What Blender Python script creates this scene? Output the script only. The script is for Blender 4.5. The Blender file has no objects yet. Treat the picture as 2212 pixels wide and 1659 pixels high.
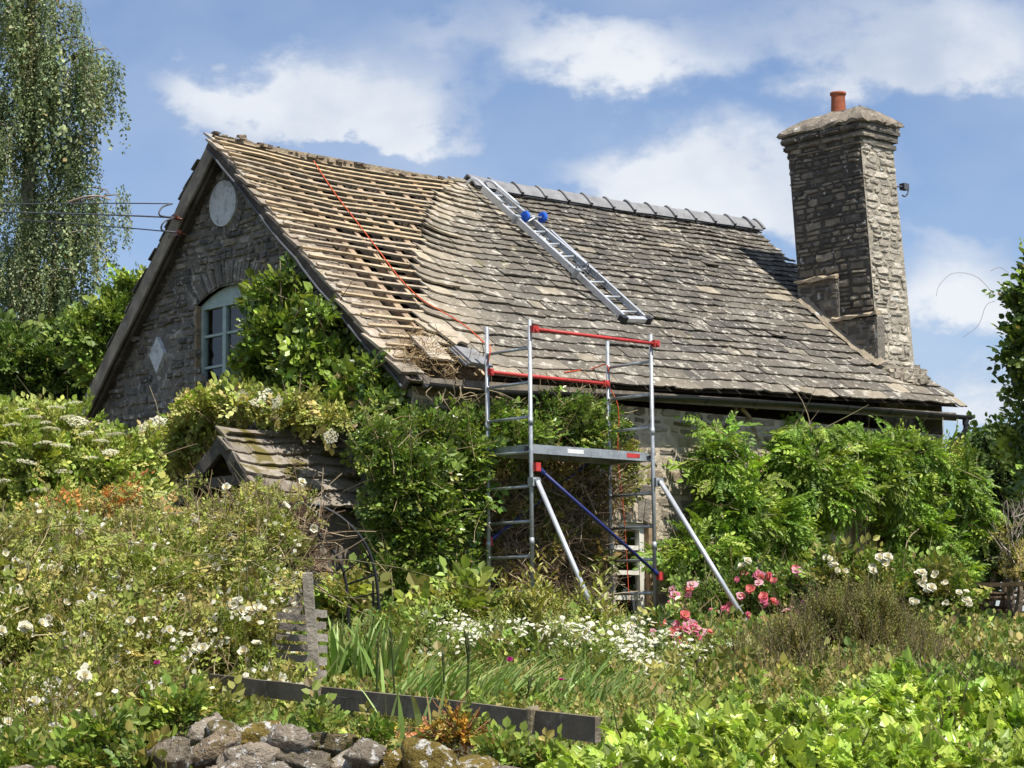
import bpy, math
import numpy as np
from mathutils import Vector, Matrix

rng = np.random.default_rng(11)
scene = bpy.context.scene
COL = scene.collection

# ------------------------------------------------------------------ camera
CAM = np.array([-16.85996, -18.35018, -0.59647])
FPX, YAW, PITCH, ROLL = 4704.5, 0.836131, 0.118896, -0.009605      # focal length in px of a 2212 px wide picture
_f = np.array([math.cos(YAW) * math.cos(PITCH), math.sin(YAW) * math.cos(PITCH), math.sin(PITCH)])
_r = np.array([math.sin(YAW), -math.cos(YAW), 0.0])
_u = np.cross(_r, _f)
RGT = _r * math.cos(ROLL) + _u * math.sin(ROLL)
UPV = -_r * math.sin(ROLL) + _u * math.cos(ROLL)
FWD = _f
HF = np.array([math.cos(YAW), math.sin(YAW), 0.0])                  # level forward
cam_data = bpy.data.cameras.new('camera')
cam = bpy.data.objects.new('camera', cam_data)
COL.objects.link(cam)
cam.matrix_world = Matrix(((RGT[0], UPV[0], -FWD[0], CAM[0]), (RGT[1], UPV[1], -FWD[1], CAM[1]),
                           (RGT[2], UPV[2], -FWD[2], CAM[2]), (0, 0, 0, 1)))
cam_data.sensor_width = 36.0
cam_data.lens = FPX / 2212.0 * 36.0
cam_data.clip_start = 0.1
cam_data.clip_end = 5000.0
scene.camera = cam

def ray(x, y):
    return RGT * (x - 1106) / FPX - UPV * (y - 829.5) / FPX + FWD
def at(x, y, d):
    return CAM + ray(x, y) * d
def on(x, y, axis, val):
    d = ray(x, y)
    return CAM + d * ((val - CAM[axis]) / d[axis])
def depth(P):
    return float((np.asarray(P) - CAM) @ FWD)

# ------------------------------------------------------------------ light
scene.view_settings.view_transform = 'Standard'
scene.view_settings.look = 'None'
scene.view_settings.exposure = 0.5
scene.view_settings.gamma = 1.0
scene.render.engine = 'CYCLES'
scene.cycles.max_bounces = 6
scene.cycles.transparent_max_bounces = 6
SUN_EL, SUN_AZ = math.radians(61), math.radians(-2)                  # azimuth from -Y towards +X
SUN_DIR = np.array([math.sin(SUN_AZ) * math.cos(SUN_EL), -math.cos(SUN_AZ) * math.cos(SUN_EL), math.sin(SUN_EL)])
sl = bpy.data.lights.new('sun', 'SUN')
sl.energy = 4.9
sl.angle = math.radians(0.5)
sl.color = (1.0, 0.955, 0.88)
so = bpy.data.objects.new('sun', sl)
so.rotation_euler = Vector(SUN_DIR).to_track_quat('Z', 'Y').to_euler()
so.location = (0, -20, 40)
COL.objects.link(so)

world = bpy.data.worlds.new('World')
scene.world = world
world.use_nodes = True

class NT:
    """small helper that wires shader nodes"""
    def __init__(self, tree):
        self.t = tree
    def n(self, kind, **kw):
        nd = self.t.nodes.new(kind)
        for k, v in kw.items():
            setattr(nd, k, v)
        return nd
    def set(self, sock, v):
        if hasattr(v, 'is_output') or isinstance(v, bpy.types.NodeSocket):
            self.t.links.new(v, sock)
        else:
            sock.default_value = v
    def math(self, op, a, b=None, c=None, clamp=False):
        nd = self.n('ShaderNodeMath', operation=op, use_clamp=clamp)
        for i, v in enumerate((a, b, c)):
            if v is not None:
                self.set(nd.inputs[i], v)
        return nd.outputs[0]
    def vmath(self, op, a, b=None):
        nd = self.n('ShaderNodeVectorMath', operation=op)
        self.set(nd.inputs[0], a)
        if b is not None:
            self.set(nd.inputs[1], b)
        return nd.outputs['Value'] if op in ('DOT_PRODUCT', 'LENGTH') else nd.outputs['Vector']
    def noise(self, vec, scale, detail=4, rough=0.55, dist=0.0):
        nd = self.n('ShaderNodeTexNoise')
        self.set(nd.inputs['Vector'], vec)
        nd.inputs['Scale'].default_value = scale
        nd.inputs['Detail'].default_value = detail
        nd.inputs['Roughness'].default_value = rough
        nd.inputs['Distortion'].default_value = dist
        return nd.outputs[0]
    def ramp(self, v, lo, hi, smooth=True, a=0.0, b=1.0):
        nd = self.n('ShaderNodeMapRange', interpolation_type='SMOOTHSTEP' if smooth else 'LINEAR')
        self.set(nd.inputs[0], v)
        nd.inputs[1].default_value = lo
        nd.inputs[2].default_value = hi
        nd.inputs[3].default_value = a
        nd.inputs[4].default_value = b
        return nd.outputs[0]
    def mix(self, fac, a, b, mode='MIX'):
        nd = self.n('ShaderNodeMix', data_type='RGBA', blend_type=mode)
        self.set(nd.inputs[0], fac)
        self.set(nd.inputs[6], a)
        self.set(nd.inputs[7], b)
        return nd.outputs[2]

def c4(c):
    return (c[0], c[1], c[2], 1.0)

def build_world():
    t = world.node_tree
    t.nodes.clear()
    W = NT(t)
    out = W.n('ShaderNodeOutputWorld')
    bg = W.n('ShaderNodeBackground')
    sky = W.n('ShaderNodeTexSky', sky_type='NISHITA')
    sky.sun_disc = False
    sky.sun_elevation = SUN_EL
    sky.sun_rotation = math.atan2(SUN_DIR[0], SUN_DIR[1])
    sky.air_density, sky.dust_density, sky.ozone_density = 1.0, 0.4, 2.0
    d = W.n('ShaderNodeTexCoord').outputs['Generated']
    fx = W.vmath('DOT_PRODUCT', d, tuple(HF))
    rx = W.vmath('DOT_PRODUCT', d, (math.sin(YAW), -math.cos(YAW), 0.0))
    zx = W.vmath('DOT_PRODUCT', d, (0, 0, 1))
    fpos = W.math('MAXIMUM', fx, 0.05)
    u = W.math('DIVIDE', rx, fpos)
    v = W.math('DIVIDE', zx, fpos)
    comb = W.n('ShaderNodeCombineXYZ')
    W.set(comb.inputs[0], u); W.set(comb.inputs[1], v)
    uv = comb.outputs[0]
    stretch = W.n('ShaderNodeMapping')
    stretch.inputs['Scale'].default_value = (1.0, 1.45, 1.0)
    stretch.inputs['Rotation'].default_value = (0, 0, math.radians(-14))
    W.set(stretch.inputs['Vector'], uv)
    n1 = W.noise(stretch.outputs[0], 17.0, 9, 0.58, 0.0)
    n2 = W.noise(stretch.outputs[0], 5.0, 5, 0.5, 0.1)
    # broken cumulus standing in these directions
    blobs = [(640, 215, 330, 110, 1.05), (480, 200, 150, 50, .3), (1200, 100, 230, 95, .62), (930, 60, 200, 60, .36), (330, 30, 380, 50, .3),
             (1960, 70, 380, 120, 1.05), (1560, 385, 340, 115, 1.1), (1420, 400, 200, 60, .5), (2070, 660, 150, 110, 1.15),
             (2130, 870, 130, 60, .95), (1350, 130, 180, 80, .45), (760, 250, 200, 60, .6), (2010, 520, 200, 40, .3)]
    tot = None
    wob = W.math('MULTIPLY', W.math('SUBTRACT', n1, 0.5), 0.10)
    wob2 = W.math('MULTIPLY', W.math('SUBTRACT', n2, 0.5), 0.06)
    uu = W.math('ADD', u, wob2)
    vv = W.math('ADD', v, wob)
    for (x, y, a, b, s) in blobs:
        dd = ray(x, y)
        k = 1.0 / (dd @ HF)
        u0, v0 = (dd @ np.array([math.sin(YAW), -math.cos(YAW), 0])) * k, dd[2] * k
        e1 = W.math('MULTIPLY', W.math('SUBTRACT', uu, u0), FPX / a)
        e2 = W.math('MULTIPLY', W.math('SUBTRACT', vv, v0), FPX / b)
        q = W.math('ADD', W.math('MULTIPLY', e1, e1), W.math('MULTIPLY', e2, e2))
        g = W.math('MULTIPLY', W.math('EXPONENT', W.math('MULTIPLY', q, -0.85)), s)
        tot = g if tot is None else W.math('ADD', tot, g)
    front = W.ramp(fx, 0.3, 0.7)
    # elsewhere in the sky: the same kind of cloud from plain noise
    n3 = W.noise(d, 2.6, 6, 0.55, 0.2)
    other = W.math('MULTIPLY', W.ramp(n3, 0.5, 0.68), W.math('SUBTRACT', 1.0, front))
    body = W.math('MULTIPLY', tot, W.math('ADD', W.math('MULTIPLY', n1, 1.9), 0.05))
    veil = W.math('MULTIPLY', W.ramp(n2, 0.28, 0.68, True, 0.08, 0.52), W.math('ADD', W.math('MULTIPLY', n1, 0.9), 0.5))
    dens = W.math('ADD', W.math('MULTIPLY', W.ramp(body, 0.10, 1.0), front), other, clamp=True)
    dens = W.math('MAXIMUM', dens, veil)
    dens = W.math('MULTIPLY', dens, 0.97)
    lit = W.ramp(W.noise(stretch.outputs[0], 9.0, 6, 0.5), 0.32, 0.62)
    skyc = W.mix(1.0, sky.outputs[0], (0.92, 1.0, 1.16, 1), 'MULTIPLY')
    thick = W.math('MULTIPLY', lit, dens)
    cloudc = W.mix(thick, (4.6, 5.3, 6.6, 1), (7.6, 7.9, 8.3, 1))
    col = W.mix(dens, skyc, cloudc)
    W.set(bg.inputs['Color'], col)
    bg.inputs['Strength'].default_value = 0.082
    t.links.new(bg.outputs[0], out.inputs[0])
build_world()

# ------------------------------------------------------------------ mesh helpers
PINV = {}
def link(o, parent=None):
    COL.objects.link(o)
    if parent is not None:
        o.parent = parent
        if parent.name in PINV:
            o.matrix_parent_inverse = Matrix.Translation(-Vector(PINV[parent.name]))
    return o
def thing(name, loc, label, cat, group=None):
    o = bpy.data.objects.new(name, None)
    o.empty_display_size = 0.2
    o.location = tuple(float(v) for v in loc)
    COL.objects.link(o)
    PINV[o.name] = tuple(float(v) for v in loc)
    return tag(o, label, cat, group)
def tag(o, label=None, cat=None, group=None, kind=None):
    if label: o['label'] = label
    if cat: o['category'] = cat
    if group: o['group'] = group
    if kind: o['kind'] = kind
    return o

class MB:
    """collects pieces and builds them as ONE mesh object"""
    def __init__(self):
        self.V, self.F, self.C, self.n = [], [], [], 0
    def add(self, V, faces, col=(0.5, 0.5, 0.5)):
        V = np.asarray(V, float).reshape(-1, 3)
        if not isinstance(faces, (list, tuple)) or (len(faces) and np.isscalar(faces[0])):
            faces = [faces]
        for f in faces:
            f = np.asarray(f, np.int64)
            if f.ndim == 1: f = f[None]
            if len(f): self.F.append(f + self.n)
        c = np.asarray(col, float)
        if c.ndim == 1: c = np.tile(c[:3], (len(V), 1))
        self.V.append(V); self.C.append(c[:, :3]); self.n += len(V)
    def mesh(self, name, mat, smooth=False):
        V = np.concatenate(self.V); C = np.concatenate(self.C)
        loops = np.concatenate([f.ravel() for f in self.F])
        sizes = np.concatenate([np.full(len(f), f.shape[1]) for f in self.F])
        me = bpy.data.meshes.new(name)
        me.vertices.add(len(V)); me.vertices.foreach_set('co', V.ravel().astype(np.float32))
        me.loops.add(len(loops)); me.loops.foreach_set('vertex_index', loops.astype(np.int32))
        me.polygons.add(len(sizes))
        starts = np.concatenate([[0], np.cumsum(sizes)[:-1]])
        me.polygons.foreach_set('loop_start', starts.astype(np.int32))
        a = me.color_attributes.new('col', 'FLOAT_COLOR', 'POINT')
        a.data.foreach_set('color', np.concatenate([C, np.ones((len(C), 1))], 1).ravel().astype(np.float32))
        me.polygons.foreach_set('use_smooth', np.full(len(sizes), bool(smooth)))
        me.update(calc_edges=True)
        me.validate()
        me.materials.append(mat)
        return me
    def build(self, name, mat, parent=None, smooth=False):
        return link(bpy.data.objects.new(name, self.mesh(name, mat, smooth)), parent)
    # --- shapes
    def frame_box(self, c, ax, ay, az, col=(.5, .5, .5)):
        c, ax, ay, az = (np.asarray(v, float) for v in (c, ax, ay, az))
        V = [c + sx * ax + sy * ay + sz * az for sx in (-1, 1) for sy in (-1, 1) for sz in (-1, 1)]
        self.add(V, np.array([[0, 1, 3, 2], [4, 6, 7, 5], [0, 4, 5, 1], [2, 3, 7, 6], [0, 2, 6, 4], [1, 5, 7, 3]]), col)
    def box(self, lo, hi, col=(.5, .5, .5)):
        lo, hi = np.asarray(lo, float), np.asarray(hi, float)
        h = (hi - lo) / 2
        self.frame_box((lo + hi) / 2, (h[0], 0, 0), (0, h[1], 0), (0, 0, h[2]), col)
    def beam(self, p0, p1, w, h, up=(0, 0, 1), col=(.5, .5, .5), rough=0.0, seg=1):
        p0, p1 = np.asarray(p0, float), np.asarray(p1, float)
        a = p1 - p0; L = np.linalg.norm(a); a = a / L
        s = np.cross(a, up); s /= np.linalg.norm(s); n = np.cross(s, a)
        if rough == 0 and seg == 1:
            self.frame_box((p0 + p1) / 2, a * L / 2, s * w / 2, n * h / 2, col); return
        V = []
        for i in range(seg + 1):
            q = p0 + a * L * i / seg + (s * rng.normal() + n * rng.normal()) * rough
            for (x, y) in ((-1, -1), (1, -1), (1, 1), (-1, 1)):
                V.append(q + s * x * w / 2 * (1 + rng.normal() * rough * 4) + n * y * h / 2 * (1 + rng.normal() * rough * 4))
        F = [[i * 4 + j, i * 4 + (j + 1) % 4, i * 4 + 4 + (j + 1) % 4, i * 4 + 4 + j] for i in range(seg) for j in range(4)]
        F += [[3, 2, 1, 0], [seg * 4, seg * 4 + 1, seg * 4 + 2, seg * 4 + 3]]
        self.add(V, np.array(F), col)
    def tube(self, pts, r, k=8, col=(.5, .5, .5), caps=True):
        P = np.asarray(pts, float); n = len(P)
        r = np.broadcast_to(np.asarray(r, float), (n,))
        T = np.gradient(P, axis=0); T /= np.linalg.norm(T, axis=1)[:, None] + 1e-12
        ref = np.array([0, 0, 1.0]) if abs(T[0][2]) < .9 else np.array([1.0, 0, 0])
        V = []
        A = np.cross(T[0], ref); A /= np.linalg.norm(A)
        th = np.arange(k) * 2 * math.pi / k
        for i in range(n):
            A = A - T[i] * (A @ T[i]); A /= np.linalg.norm(A)
            B = np.cross(T[i], A)
            V.append(P[i] + r[i] * (np.cos(th)[:, None] * A + np.sin(th)[:, None] * B))
        V = np.concatenate(V)
        j = np.arange(k); jn = (j + 1) % k
        F = np.concatenate([np.stack([i * k + j, i * k + jn, (i + 1) * k + jn, (i + 1) * k + j], 1) for i in range(n - 1)])
        fs = [F]
        if caps: fs += [j[::-1][None], ((n - 1) * k + j)[None]]
        self.add(V, fs, col)
    def rod(self, p0, p1, r, k=10, col=(.5, .5, .5)):
        self.tube([p0, p1], r, k, col)
    def tubes_many(self, P, r, col, k=3):
        """P (N,m,3) thin twigs all at once; r (N,m)"""
        N, m = P.shape[:2]
        D = P[:, -1] - P[:, 0]; D /= np.linalg.norm(D, axis=1)[:, None] + 1e-9
        ref = rng.normal(size=(N, 3))
        A = np.cross(D, ref); A /= np.linalg.norm(A, axis=1)[:, None] + 1e-9
        B = np.cross(D, A)
        th = np.arange(k) * 2 * math.pi / k
        ring = np.cos(th)[None, :, None] * A[:, None] + np.sin(th)[None, :, None] * B[:, None]
        V = P[:, :, None, :] + r[:, :, None, None] * ring[:, None]
        j = np.arange(k); jn = (j + 1) % k
        F = np.concatenate([np.stack([i * k + j, i * k + jn, (i + 1) * k + jn, (i + 1) * k + j], 1) for i in range(m - 1)])
        Fa = (F[None] + (np.arange(N) * m * k)[:, None, None]).reshape(-1, 4)
        c = np.asarray(col, float)
        c = np.repeat(c, m * k, axis=0) if c.ndim == 2 else c
        self.add(V.reshape(-1, 3), Fa, c)
    def grid(self, X, col=(.5, .5, .5)):
        n, m = X.shape[:2]
        I = np.arange(n * m).reshape(n, m)
        F = np.stack([I[:-1, :-1], I[1:, :-1], I[1:, 1:], I[:-1, 1:]], -1).reshape(-1, 4)
        self.add(X.reshape(-1, 3), F, col)

def bez(pts, n=24):
    """smooth curve through the points"""
    P = np.asarray(pts, float)
    Q = np.concatenate([[2 * P[0] - P[1]], P, [2 * P[-1] - P[-2]]])
    out = []
    m = len(P) - 1
    for t in np.linspace(0, m - 1e-6, n):
        i = int(t); f = t - i
        a, b, c, d = Q[i], Q[i + 1], Q[i + 2], Q[i + 3]
        out.append(.5 * (2 * b + (c - a) * f + (2 * a - 5 * b + 4 * c - d) * f * f + (3 * b - a - 3 * c + d) * f ** 3))
    return np.array(out)

def vnoise(P, freq, seed=0):
    """cheap smooth noise from summed sines, about -1..1"""
    g = np.random.default_rng(seed)
    s = 0
    for i in range(5):
        k = g.normal(size=3) * freq * (1 + .35 * i)
        s = s + np.sin(P @ k + g.uniform(0, 6.28)) / (1 + .3 * i)
    return s / 2.6

# ------------------------------------------------------------------ materials
def material(name, rough=0.8, color=None, var=(3.0, 0.25), spots=(), bump=(), transl=0.0, metal=0.0, spec=0.3, tcol=None):
    m = bpy.data.materials.new(name)
    m.use_nodes = True
    t = m.node_tree
    t.nodes.clear()
    N = NT(t)
    out = N.n('ShaderNodeOutputMaterial')
    b = N.n('ShaderNodeBsdfPrincipled')
    oc = N.n('ShaderNodeTexCoord').outputs['Object']
    if color is None:
        at_ = N.n('ShaderNodeAttribute', attribute_name='col')
        c = at_.outputs['Color']
    else:
        c = N.n('ShaderNodeRGB'); c.outputs[0].default_value = c4(color); c = c.outputs[0]
    if var:
        nz = N.noise(oc, var[0], 5, 0.6)
        f = N.ramp(nz, 0.25, 0.75, False, 1 - var[1], 1 + var[1])
        vm = N.n('ShaderNodeVectorMath', operation='SCALE')
        N.set(vm.inputs[0], c); N.set(vm.inputs['Scale'], f)
        c = vm.outputs[0]
    for (sc, lo, hi, sc_col, amt) in spots:
        nz = N.noise(oc, sc, 6, 0.62, 0.3)
        f = N.math('MULTIPLY', N.ramp(nz, lo, hi), amt)
        c = N.mix(f, c, c4(sc_col))
    N.set(b.inputs['Base Color'], c)
    b.inputs['Roughness'].default_value = rough
    b.inputs['Metallic'].default_value = metal
    b.inputs['Specular IOR Level'].default_value = spec
    h = None
    for (sc, st) in bump:
        nz = N.math('MULTIPLY', N.noise(oc, sc, 6, 0.6), st)
        h = nz if h is None else N.math('ADD', h, nz)
    if h is not None:
        bn = N.n('ShaderNodeBump')
        bn.inputs['Strength'].default_value = 1.0
        bn.inputs['Distance'].default_value = 1.0
        N.set(bn.inputs['Height'], h)
        t.links.new(bn.outputs[0], b.inputs['Normal'])
    sh = b.outputs[0]
    if transl:
        tr = N.n('ShaderNodeBsdfTranslucent')
        tc = N.mix(1.0, c, c4(tcol or (1.25, 1.35, 0.6)), 'MULTIPLY')
        N.set(tr.inputs['Color'], tc)
        mx = N.n('ShaderNodeMixShader')
        mx.inputs[0].default_value = transl
        t.links.new(sh, mx.inputs[1]); t.links.new(tr.outputs[0], mx.inputs[2])
        sh = mx.outputs[0]
    t.links.new(sh, out.inputs[0])
    return m

def glass_material():
    m = bpy.data.materials.new('window_glass')
    m.use_nodes = True
    t = m.node_tree
    t.nodes.clear()
    N = NT(t)
    out = N.n('ShaderNodeOutputMaterial')
    tr = N.n('ShaderNodeBsdfTransparent'); tr.inputs['Color'].default_value = (.78, .82, .80, 1)
    gl = N.n('ShaderNodeBsdfGlossy'); gl.inputs['Roughness'].default_value = .03
    fr = N.n('ShaderNodeFresnel'); fr.inputs['IOR'].default_value = 1.5
    ge = N.n('ShaderNodeNewGeometry')
    f = N.math('MULTIPLY', fr.outputs[0], N.math('SUBTRACT', 1.0, ge.outputs['Backfacing']))
    f = N.math('ADD', f, .10)
    mx = N.n('ShaderNodeMixShader')
    N.set(mx.inputs[0], f)
    t.links.new(tr.outputs[0], mx.inputs[1]); t.links.new(gl.outputs[0], mx.inputs[2])
    t.links.new(mx.outputs[0], out.inputs[0])
    return m

LICHEN = (0.62, 0.60, 0.52)
M = {}
M['gable_stone'] = material('gable_stone', 0.95, None, (7, .35),
    [(2.2, .56, .70, (.12, .11, .098), .5), (6.5, .575, .65, (.50, .48, .42), .75), (16, .60, .68, (.6, .58, .5), .7)], [(14, .03), (55, .012)], spec=.15)
M['front_stone'] = material('front_stone', 0.95, None, (8, .3),
    [(18, .63, .7, (.60, .55, .45), .5)], [(14, .03), (60, .012)], spec=.15)
M['chimney_stone'] = material('chimney_stone', 0.95, None, (6, .35),
    [(6.5, .615, .67, (.58, .57, .52), .75), (20, .64, .7, (.55, .55, .5), .5), (4, .66, .72, (.16, .07, .045), .5)], [(13, .035), (50, .014)], spec=.15)
M['slate'] = material('stone_slate', 0.92, None, (5, .28),
    [(1.3, .52, .68, (.27, .25, .21), .35), (6.5, .555, .64, (.52, .48, .40), .75), (15, .60, .67, (.58, .54, .46), .75), (3.2, .62, .72, (.20, .17, .07), .55), (32, .66, .72, (.7, .68, .6), .6)],
    [(9, .03), (40, .014), (120, .005)], spec=.2)
M['moss_slate'] = material('mossy_stone_slate', 0.95, None, (6, .3),
    [(3.2, .5, .62, (.15, .125, .03), .9), (9, .6, .68, (.5, .48, .4), .7)], [(10, .04), (40, .02)], spec=.15)
M['wood'] = material('weathered_wood', 0.85, None, (9, .4), [(30, .6, .7, (.35, .32, .27), .4)], [(40, .008)], spec=.2)
M['old_wood'] = material('grey_timber', 0.9, None, (4, .45), [(7, .58, .7, (.36, .34, .29), .6), (3, .6, .7, (.07, .055, .04), .6)], [(35, .012)], spec=.15)
M['soil'] = material('garden_soil', 0.98, None, (1.2, .4), [(.8, .5, .65, (.06, .085, .025), .8)], [(6, .05)], spec=.1)
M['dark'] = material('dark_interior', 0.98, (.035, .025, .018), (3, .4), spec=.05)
M['alu'] = material('galvanised_tube', 0.45, (.36, .385, .40), (9, .3), [(22, .58, .66, (.58, .58, .55), .6), (7, .6, .7, (.22, .22, .22), .5)], metal=.45, spec=.5)
M['alu_bright'] = material('bright_aluminium', 0.38, (.62, .64, .66), (10, .12), [(22, .62, .72, (.45, .45, .44), .4)], metal=.5, spec=.5)
M['red'] = material('red_paint', 0.55, (.47, .04, .034), (10, .3), [(26, .6, .68, (.45, .28, .25), .6), (9, .62, .7, (.2, .05, .04), .6)], spec=.4)
M['blue'] = material('dark_blue_paint', 0.5, (.025, .035, .16), (12, .2), [(30, .66, .72, (.2, .2, .26), .4)], spec=.4)
M['wheel_blue'] = material('blue_plastic', 0.45, (.02, .12, .55), (20, .2), spec=.4)
M['platform'] = material('platform_ply', 0.8, (.30, .29, .26), (8, .2), spec=.2)
M['black'] = material('black_iron', 0.55, (.02, .021, .024), (20, .3), spec=.35)
M['gutter'] = material('black_gutter', 0.5, (.025, .025, .027), (6, .3), [(9, .6, .7, (.12, .12, .11), .5)], spec=.35)
M['rope'] = material('orange_rope', 0.8, (.60, .10, .04), (60, .25), spec=.2)
M['paint_green'] = material('pale_green_paint', 0.65, (.36, .45, .42), (9, .2), [(18, .64, .72, (.3, .3, .26), .5)], spec=.3)
M['paint_white'] = material('white_paint', 0.6, (.68, .66, .58), (8, .18), [(20, .64, .72, (.4, .36, .28), .5)], spec=.3)
M['render'] = material('pale_lime_render', 0.9, (.62, .64, .64), (5, .2), [(5, .46, .64, (.34, .35, .35), .8), (14, .54, .68, (.2, .2, .19), .6)], [(20, .015)], spec=.15)
M['pot'] = material('terracotta', 0.85, (.33, .105, .055), (9, .3), [(8, .55, .7, (.16, .085, .06), .6)], spec=.2)
M['ridge'] = material('grey_ridge_clay', 0.8, (.215, .213, .215), (6, .3), [(9, .56, .68, (.24, .235, .23), .5), (20, .63, .7, (.07, .07, .075), .6)], [(30, .01)], spec=.3)
M['glass'] = glass_material()
M['leaf'] = material('leaf', 0.5, None, (1.3, .22), transl=.24, spec=.35)
M['leaf_gloss'] = material('glossy_leaf', 0.33, None, (2.0, .2), transl=.25, spec=.5)
M['leaf_dull'] = material('dull_leaf', 0.6, None, (1.0, .2), transl=.25, spec=.25)
M['bark'] = material('bark', 0.95, None, (8, .4), bump=[(25, .02)], spec=.1)
M['twig'] = material('twig', 0.9, None, (5, .3), spec=.1)
M['petal'] = material('petal', 0.6, None, (9, .1), transl=.35, spec=.2, tcol=(1, 1, 1))
M['rock'] = material('field_stone', 0.95, None, (5, .4), [(7, .57, .63, (.60, .585, .53), .85), (26, .57, .62, (.62, .6, .55), .85), (5, .56, .66, (.12, .09, .025), .95), (9, .62, .69, (.08, .068, .045), .55)],
    [(7, .09), (22, .05), (60, .02)], spec=.15)
M['straw'] = material('straw', 0.9, None, (10, .3), spec=.1)
M['road'] = material('road_tarmac', 0.9, (.055, .055, .055), (2, .3), bump=[(80, .006)], spec=.2)
M['sticker_white'] = material('white_sticker', 0.5, (.72, .72, .70), (40, .1), spec=.3)
M['cable'] = material('cable_sheath', 0.6, (.09, .095, .105), (10, .2), spec=.3)
M['porcelain'] = material('brown_porcelain', 0.3, (.16, .05, .03), (20, .3), spec=.5)

# ------------------------------------------------------------------ ground
def ground_z(P):
    P = np.asarray(P, float)
    d = (P[..., :2] - CAM[:2]) @ HF[:2]
    z = np.interp(d, [-60, 8.55, 8.8, 9.6, 13, 20, 24, 40, 70, 400, 3000], [-2.25, -2.25, -1.5, -1.12, -1.0, -.66, -.5, -.45, -.9, -3, -6])
    return z + .03 * vnoise(np.concatenate([P[..., :2], np.zeros(P.shape[:-1] + (1,))], -1), .9, 5)

def build_ground():
    a = np.concatenate([np.linspace(-60, 8, 12), np.linspace(8.3, 42, 90), np.geomspace(44, 3000, 24)])
    b = np.concatenate([-np.geomspace(2000, 16, 16), np.linspace(-15, 15, 70), np.geomspace(16, 2000, 16)])
    A, B = np.meshgrid(a, b, indexing='ij')
    P = np.zeros(A.shape + (3,))
    P[..., :2] = CAM[:2] + A[..., None] * HF[:2] + B[..., None] * _r[:2]
    P[..., 2] = ground_z(P)
    mb = MB()
    g = .8 + .4 * rng.random(A.size)[:, None]
    mb.grid(P[:, ::-1], np.array([.085, .075, .04]) * g)
    o = mb.build('ground', M['soil'], smooth=True)
    tag(o, 'bare soil and low growth of the sloping cottage garden', 'ground', kind='structure')
    mb = MB()
    P = np.zeros((2, 40, 3))
    for i, dd in enumerate((1.0, 6.5)):
        for j, bb in enumerate(np.linspace(-60, 60, 40)):
            P[i, j, :2] = CAM[:2] + dd * HF[:2] + bb * _r[:2]
            P[i, j, 2] = -2.215 + .0
    mb.grid(P[:, ::-1], (.05, .05, .05))
    o = mb.build('lane', M['road'])
    tag(o, 'tarmac lane in front of the garden wall', 'lane', kind='structure')
build_ground()

# ------------------------------------------------------------------ rubble stonework
def rubble(mb, u0, u1, v0, v1, to3d, keep, course, length, bulge, palette, seed, gap=.012, wave=.02):
    g = np.random.default_rng(seed)
    S = []
    v = v0
    while v < v1:
        h = g.uniform(*course)
        u = u0 - g.uniform(0, length[1])
        while u < u1:
            w = g.uniform(*length) * (.75 + .5 * h / course[1])
            if g.random() < .13 and h > .1:
                S.append((u, u + w, v, v + h * .5)); S.append((u, u + w, v + h * .5, v + h))
            else:
                S.append((u, u + w, v, v + h))
            u += w
        v += h
    S = np.array(S)
    cu, cv = (S[:, 0] + S[:, 1]) / 2, (S[:, 2] + S[:, 3]) / 2
    S = S[keep(cu, cv)]
    S[:, :2] = np.clip(S[:, :2], u0, u1); S[:, 2:] = np.clip(S[:, 2:], v0, v1)
    S = S[(S[:, 1] - S[:, 0] > .03) & (S[:, 3] - S[:, 2] > .02)]
    N = len(S)
    t = np.array([0, .13, .5, .87, 1.0])
    Ti, Tj = np.meshgrid(t, t, indexing='ij')
    ring = (Ti == 0) | (Ti == 1) | (Tj == 0) | (Tj == 1)
    corner = ((Ti == 0) | (Ti == 1)) & ((Tj == 0) | (Tj == 1))
    inner_c = (np.abs(Ti - .5) > .3) & (np.abs(Tj - .5) > .3) & ~ring
    a = np.where(corner, .5 + (Ti - .5) * .86, Ti); b = np.where(corner, .5 + (Tj - .5) * .86, Tj)
    w = (S[:, 1] - S[:, 0])[:, None, None]; h = (S[:, 3] - S[:, 2])[:, None, None]
    U = S[:, 0][:, None, None] + gap / 2 + a * (w - gap); Vv = S[:, 2][:, None, None] + gap / 2 + b * (h - gap)
    U = U + g.normal(size=U.shape) * .05 * np.minimum(w, .25); Vv = Vv + g.normal(size=U.shape) * .07 * h
    pro = g.uniform(.25, 1.0, N)[:, None, None] * bulge
    tilt = g.normal(size=(N, 1, 1)) * .25 * (Ti - .5) + g.normal(size=(N, 1, 1)) * .3 * (Tj - .5)
    D = pro * (1 + tilt + g.normal(size=U.shape) * .16) * np.where(inner_c, .72, 1)
    D = np.where(ring, -.03, D)
    if wave:
        q = np.stack([U, Vv * .3, U * 0], -1)
        Vv = Vv + wave * vnoise(q, 1.6, seed + 1)
    P = to3d(U.ravel(), Vv.ravel(), D.ravel())
    I = np.arange(25).reshape(5, 5)
    F = np.stack([I[:-1, :-1], I[1:, :-1], I[1:, 1:], I[:-1, 1:]], -1).reshape(-1, 4)
    F = (F[None] + 25 * np.arange(N)[:, None, None]).reshape(-1, 4)
    pal = np.array(palette)
    c = pal[g.integers(0, len(pal), N)] * g.uniform(.7, 1.3, N)[:, None]
    mb.add(P, F, np.repeat(c, 25, axis=0))

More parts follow.
